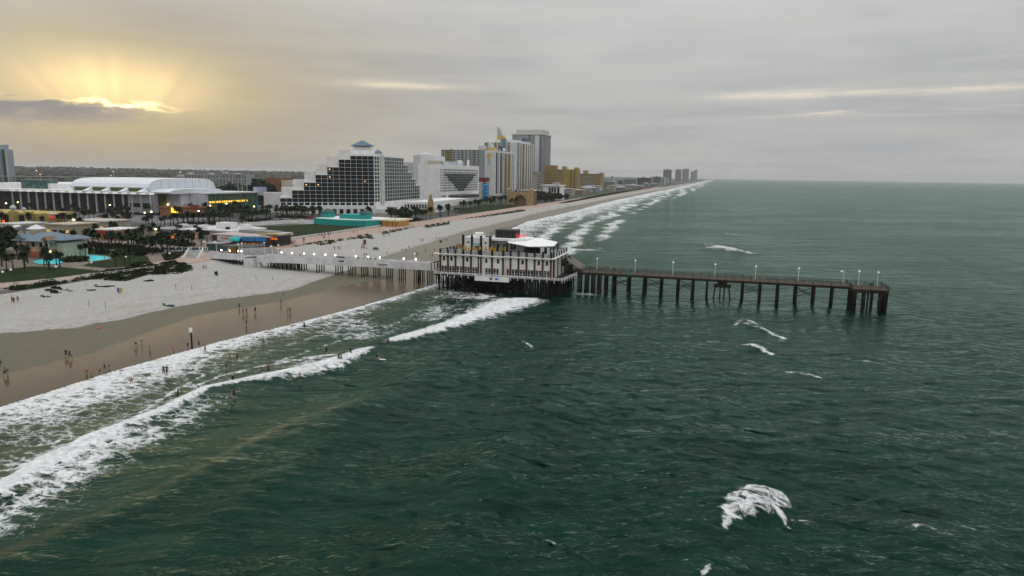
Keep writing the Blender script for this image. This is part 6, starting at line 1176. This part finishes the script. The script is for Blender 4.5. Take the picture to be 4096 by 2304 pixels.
# ================================================================ beach and street furniture
def gz(x,y): return float(ground(x,y))
z=gz(-172.5,311); t=thing('lifeguard_chair','tall dark red wooden lifeguard chair on the sand beyond the walkway','lifeguard chair',(-172.5,311,z)); redw=mat('dark_red_timber',(.16,.02,.02),.8)
for sx in (-1,1):
    for sy in (-1,1): MB().bar((-172.5+sx*1.1,311+sy*1.1,z-.1),(-172.5+sx*.7,311+sy*.7,z+2.6),.14,.14).build('leg',redw,t)
MB().box(-173.3,-171.7,310.2,311.8,z+2.3,z+2.5).build('seat',redw,t); MB().box(-173.3,-171.7,311.7,311.85,z+2.51,z+4.6).build('backrest',redw,t)
for k in range(4): MB().box(-173.4,-171.6,309.85+k*.02,310.0+k*.02,z+.5+k*.45,z+.7+k*.45).build('rung',redw,t)
z=gz(-165.6,310.4); t=thing('dome_umbrella','navy dome beach umbrella tilted on the sand beyond the walkway','umbrella',(-165.6,310.4,z)); MB().lathe([(1.6,.5),(1.4,.95),(.9,1.3),(.1,1.5)],12,(-165.6,310.4,z)).build('canopy',mat('navy_canvas',(.02,.03,.07),.7),t); MB().tube((-165.6,310.4,z-.2),(-165.6,310.4,z+1.5),.04,n=6).build('pole',steel,t)
z=6.45; t=thing('blue_car_cover','small dark blue covered cart parked on the white walkway','cart',(-139.5,232.8,z)); MB().lathe([(1.5,0),(1.5,.9),(1.0,1.5),(.1,1.6)],10,(-139.5,232.8,z),sx=1.3).build('cover',mat('navy_tarpaulin',(.015,.03,.08),.5),t); MB().box(-141.2,-137.8,232,233.6,z-.001,z+.25).build('chassis',black,t)
z=gz(-176,164.5); t=thing('beach_windbreak','blue and yellow fabric windbreak standing on the dry sand','windbreak',(-176,164.5,z)); MB().add([(-176.9,164.2,z+.5),(-176,164.0,z+.35),(-175.95,164.1,z+1.9),(-177.1,164.4,z+1.9),(-176.9,164.28,z+.5),(-176,164.08,z+.35),(-175.95,164.18,z+1.9),(-177.1,164.48,z+1.9)],[(0,1,2,3),(7,6,5,4),(0,4,5,1),(1,5,6,2),(2,6,7,3),(3,7,4,0)]).build('blue_panel',mat('cobalt_fabric',(.02,.09,.40),.7),t); MB().add([(-175.9,164.0,z+.4),(-175.1,164.3,z+.5),(-175,164.5,z+2.0),(-175.85,164.1,z+1.9),(-175.9,164.08,z+.4),(-175.1,164.38,z+.5),(-175,164.58,z+2.0),(-175.85,164.18,z+1.9)],[(0,1,2,3),(7,6,5,4),(0,4,5,1),(1,5,6,2),(2,6,7,3),(3,7,4,0)]).build('yellow_panel',mat('golden_fabric',(.50,.32,.06),.7),t); MB().tube((-175.95,164.15,z-.2),(-175.95,164.15,z+1.0),.05,n=6).build('stake',wood,t)
z=gz(-174.8,205.6); t=thing('navy_beach_bin','navy blue beach bin on a post on the dry sand below the turret','bin',(-174.8,205.6,z)); MB().lathe([(.55,.35),(.65,1.6),(.5,1.75)],10,(-174.8,205.6,z)).build('barrel',mat('navy_plastic',(.01,.03,.09),.5),t); MB().tube((-174.2,205.4,z-.1),(-174.2,205.4,z+2.3),.06,n=6).build('post',wood,t)
sg=[]
for x,y in ((-168.2,146.4),(-163.2,147.2),(-167.7,178.3),(-162.5,179.5),(-158,206),(-152.5,208)):
    z=gz(x,y); t=thing('beach_stake','','stake',(x,y,z)); MB().tube((x,y,z-.2),(x,y,z+1.9),.06,.05,6).build('post',woodd,t); MB().box(x-.09,x+.09,y-.09,y+.09,z+1.9,z+2.0).build('cap',offw,t); sg.append(t)
label_row(sg,'thin wooden stake in the dry sand','of the six','stakes marking the beach drive')
z=gz(-113.6,124.4); t=thing('tide_post','dark wooden post with a white cap standing at the water edge','post',(-113.6,124.4,z)); MB().tube((-113.6,124.4,z-.5),(-113.6,124.4,z+4.3),.2,.16,8).build('post',pilem,t); MB().box(-113.9,-113.3,124.1,124.5,z+3.6,z+4.6).build('white_marker',white,t)
z=gz(-151,157); t=thing('beach_gear_pile','green chair and purple towel bundle lying on the dry sand','beach gear',(-151,157,z)); MB().add([(-152.4,156.6,z),(-151.5,156.8,z),(-151.6,157.5,z),(-152.5,157.3,z),(-152.7,156.7,z+.9),(-151.9,156.9,z+.8)],[(0,1,5,4),(1,2,5),(0,4,3),(3,4,5,2),(0,3,2,1)]).build('green_chair',mat('leaf_green_fabric',(.08,.20,.03),.7),t); MB().lathe([(.2,0),(.9,.05),(.8,.35),(.2,.5)],10,(-150.1,157.2,z),sx=1.4).build('purple_bundle',mat('purple_towel',(.04,.03,.09),.8),t)
for i,(x,y,c,l) in enumerate(((-155.2,123.1,(.40,.22,.03),'small yellow and black boogie board lying on the dry sand'),(-146.2,129.3,(.45,.05,.02),'tiny red towel lying on the sand'))):
    z=gz(x,y); o=MB().prism([(x-.7,y-.2),(x-.3,y-.35),(x+.7,y-.3),(x+.8,y+.1),(x+.4,y+.35),(x-.6,y+.3)],z,z+.12).build('beach_towel' if i else 'boogie_board',mat('beach_item_%d'%i,c,.7)); tag(o,l,'towel' if i else 'board')
t=thing('teal_surfboard','teal surfboard standing upright against the timber pier railing','surfboard',(-28.2,231.7,6.4)); bp=[(.32*math.sin(math.pi*(k/12)**.8)*s_,k/12*3.4) for s_ in (1,) for k in range(13)]; pr=[(a,b) for a,b in bp]+[(-a,b) for a,b in bp[::-1][1:-1]]; n=len(pr)
MB().add([(-28.2+a,231.7,6.3+b) for a,b in pr]+[(-28.2+a,231.78,6.3+b) for a,b in pr],[tuple(range(n)),tuple(range(n,2*n))[::-1]]+[(i,n+i,n+(i+1)%n,(i+1)%n) for i in range(n)]).build('board',mat('teal_board',(.01,.22,.24),.4),t); MB().box(-28.22,-28.16,231.79,231.95,6.5,6.8).build('fin',black,t)
o=MB().lathe([(.05,0),(.28,.02),(.28,.09),(.05,.1)],14,(-67.3,128.2,.5),sx=3.2).build('surfboard',white); tag(o,'white surfboard floating beside the crouching surfer beyond the breaker','surfboard')
# lit street lamps
slp=MB().tube((0,0,0),(0,0,7.6),.14,.08,8).tube((0,0,7.5),(1.2,0,7.9),.05,n=6).mesh('pole',steel); slh=MB().lathe([(.1,-.35),(.42,-.2),(.5,.1),(.2,.3)],10,(1.2,0,7.75)).mesh('lamp_head',mat('sodium_lamp',(1,.8,.4),.5,emit=(1,.72,.30),estr=14)); _mats['sodium_lamp'].cycles.emission_sampling='NONE'
L=[]
for i,(x,y) in enumerate([(-376.2,383.4),(-443.6,470),(-356.9,404),(-407.4,475.8),(-419.7,512.3),(-382.4,470.2),(-367.2,478.9),(-560,418.1),(-569.8,438),(-371.8,371),(-473.2,437.9),(-699.6,845.8),(-438,321),(-262,268),(-352,300)]):
    t=thing('street_lamp','','street lamp',(x,y,G),rnd.random()*6.28); L.append(t)
    for nme,me in (('pole',slp),('lamp_head',slh)): o=bpy.data.objects.new(nme,me); col.objects.link(o); o.parent=t
label_row(L,'tall street lamp with a glowing amber head','in the town','lit street lamps')
L=[]; fl=MB().lathe([(.12,-.14),(.2,0),(.12,.14)],8,(0,0,0)).mesh('lamp_head',mat('orange_lamp',(1,.5,.2),.5,emit=(1,.40,.06),estr=10)); _mats['orange_lamp'].cycles.emission_sampling='NONE'; bp_=MB().tube((0,0,-12),(0,0,0),.1,n=6).mesh('pole',steel)
for x,y,z in ((-1420,800,38),(-1260,850,38),(-1130,905,37),(-1010,950,37),(-905,990,37),(-1340,900,30),(-1190,960,30),(-1080,1010,29)):
    t=thing('bridge_lamp','','street lamp',(x,y,z-12),); L.append(t); t.scale=(6,6,1)
    for nme,me in (('lamp_head',fl),('pole',bp_)): o=bpy.data.objects.new(nme,me); col.objects.link(o); o.parent=t; o.location=(0,0,12)
label_row(L,'distant orange lamp','along the river bridge','orange lamps by the river')
L=[]; ph_=MB().lathe([(.3,0),(.45,.35),(.15,.6)],8,(0,0,3.6)).mesh('lamp_head',lampw); pp_=MB().tube((0,0,0),(0,0,3.7),.07,n=6).mesh('pole',mat('green_post',(.03,.06,.045),.6))
for x,y in ((-216.9,161.7),(-210.8,172.4),(-211.9,201.8),(-209.5,184.8),(-214.7,157.4),(-206,217)):
    t=thing('park_lamp','','lamp',(x,y,G+.06)); L.append(t)
    for nme,me in (('pole',pp_),('lamp_head',ph_)): o=bpy.data.objects.new(nme,me); col.objects.link(o); o.parent=t
label_row(L,'short green park lamp with white head','along the park promenade','park lamps')
L=[]; tp_=MB().tube((0,0,0),(0,0,7),.09,.06,6).mesh('pole',black); th_=MB().box(-.5,.5,-.2,.2,7.0,7.2).mesh('lamp_head',black)
for x,y in ((-199.5,322),(-199.5,352),(-200,380),(-200,402),(-200.5,440),(-201,480),(-201,520)):
    t=thing('promenade_lamp','','lamp',(x,y,G+.06)); L.append(t)
    for nme,me in (('pole',tp_),('lamp_head',th_)): o=bpy.data.objects.new(nme,me); col.objects.link(o); o.parent=t
label_row(L,'tall thin unlit lamp post','along the pink promenade','promenade lamp posts')
pf=MB().box(-.5,.5,-.06,.06,0,1.1)
t=thing('promenade_fence','low pale rail fence along the park edge of the sand','fence',(-205,170,G)); F_=[(-209,150),(-206,160),(-204.5,170),(-203.3,180),(-201,190),(-199.5,202)]
for a,b in zip(F_,F_[1:]):
    w=Wall(b,a)
    for k in range(4): q=w.p(w.L*k/4,0); cube('fence_post',t,q[0]-.09,q[0]+.09,q[1]-.09,q[1]+.09,3.2,G+1.2,offw)
    for z in (G+.55,G+1.05): w.block('fence_rail',t,0,w.L,z-.06,z+.06,-.04,.04,offw)
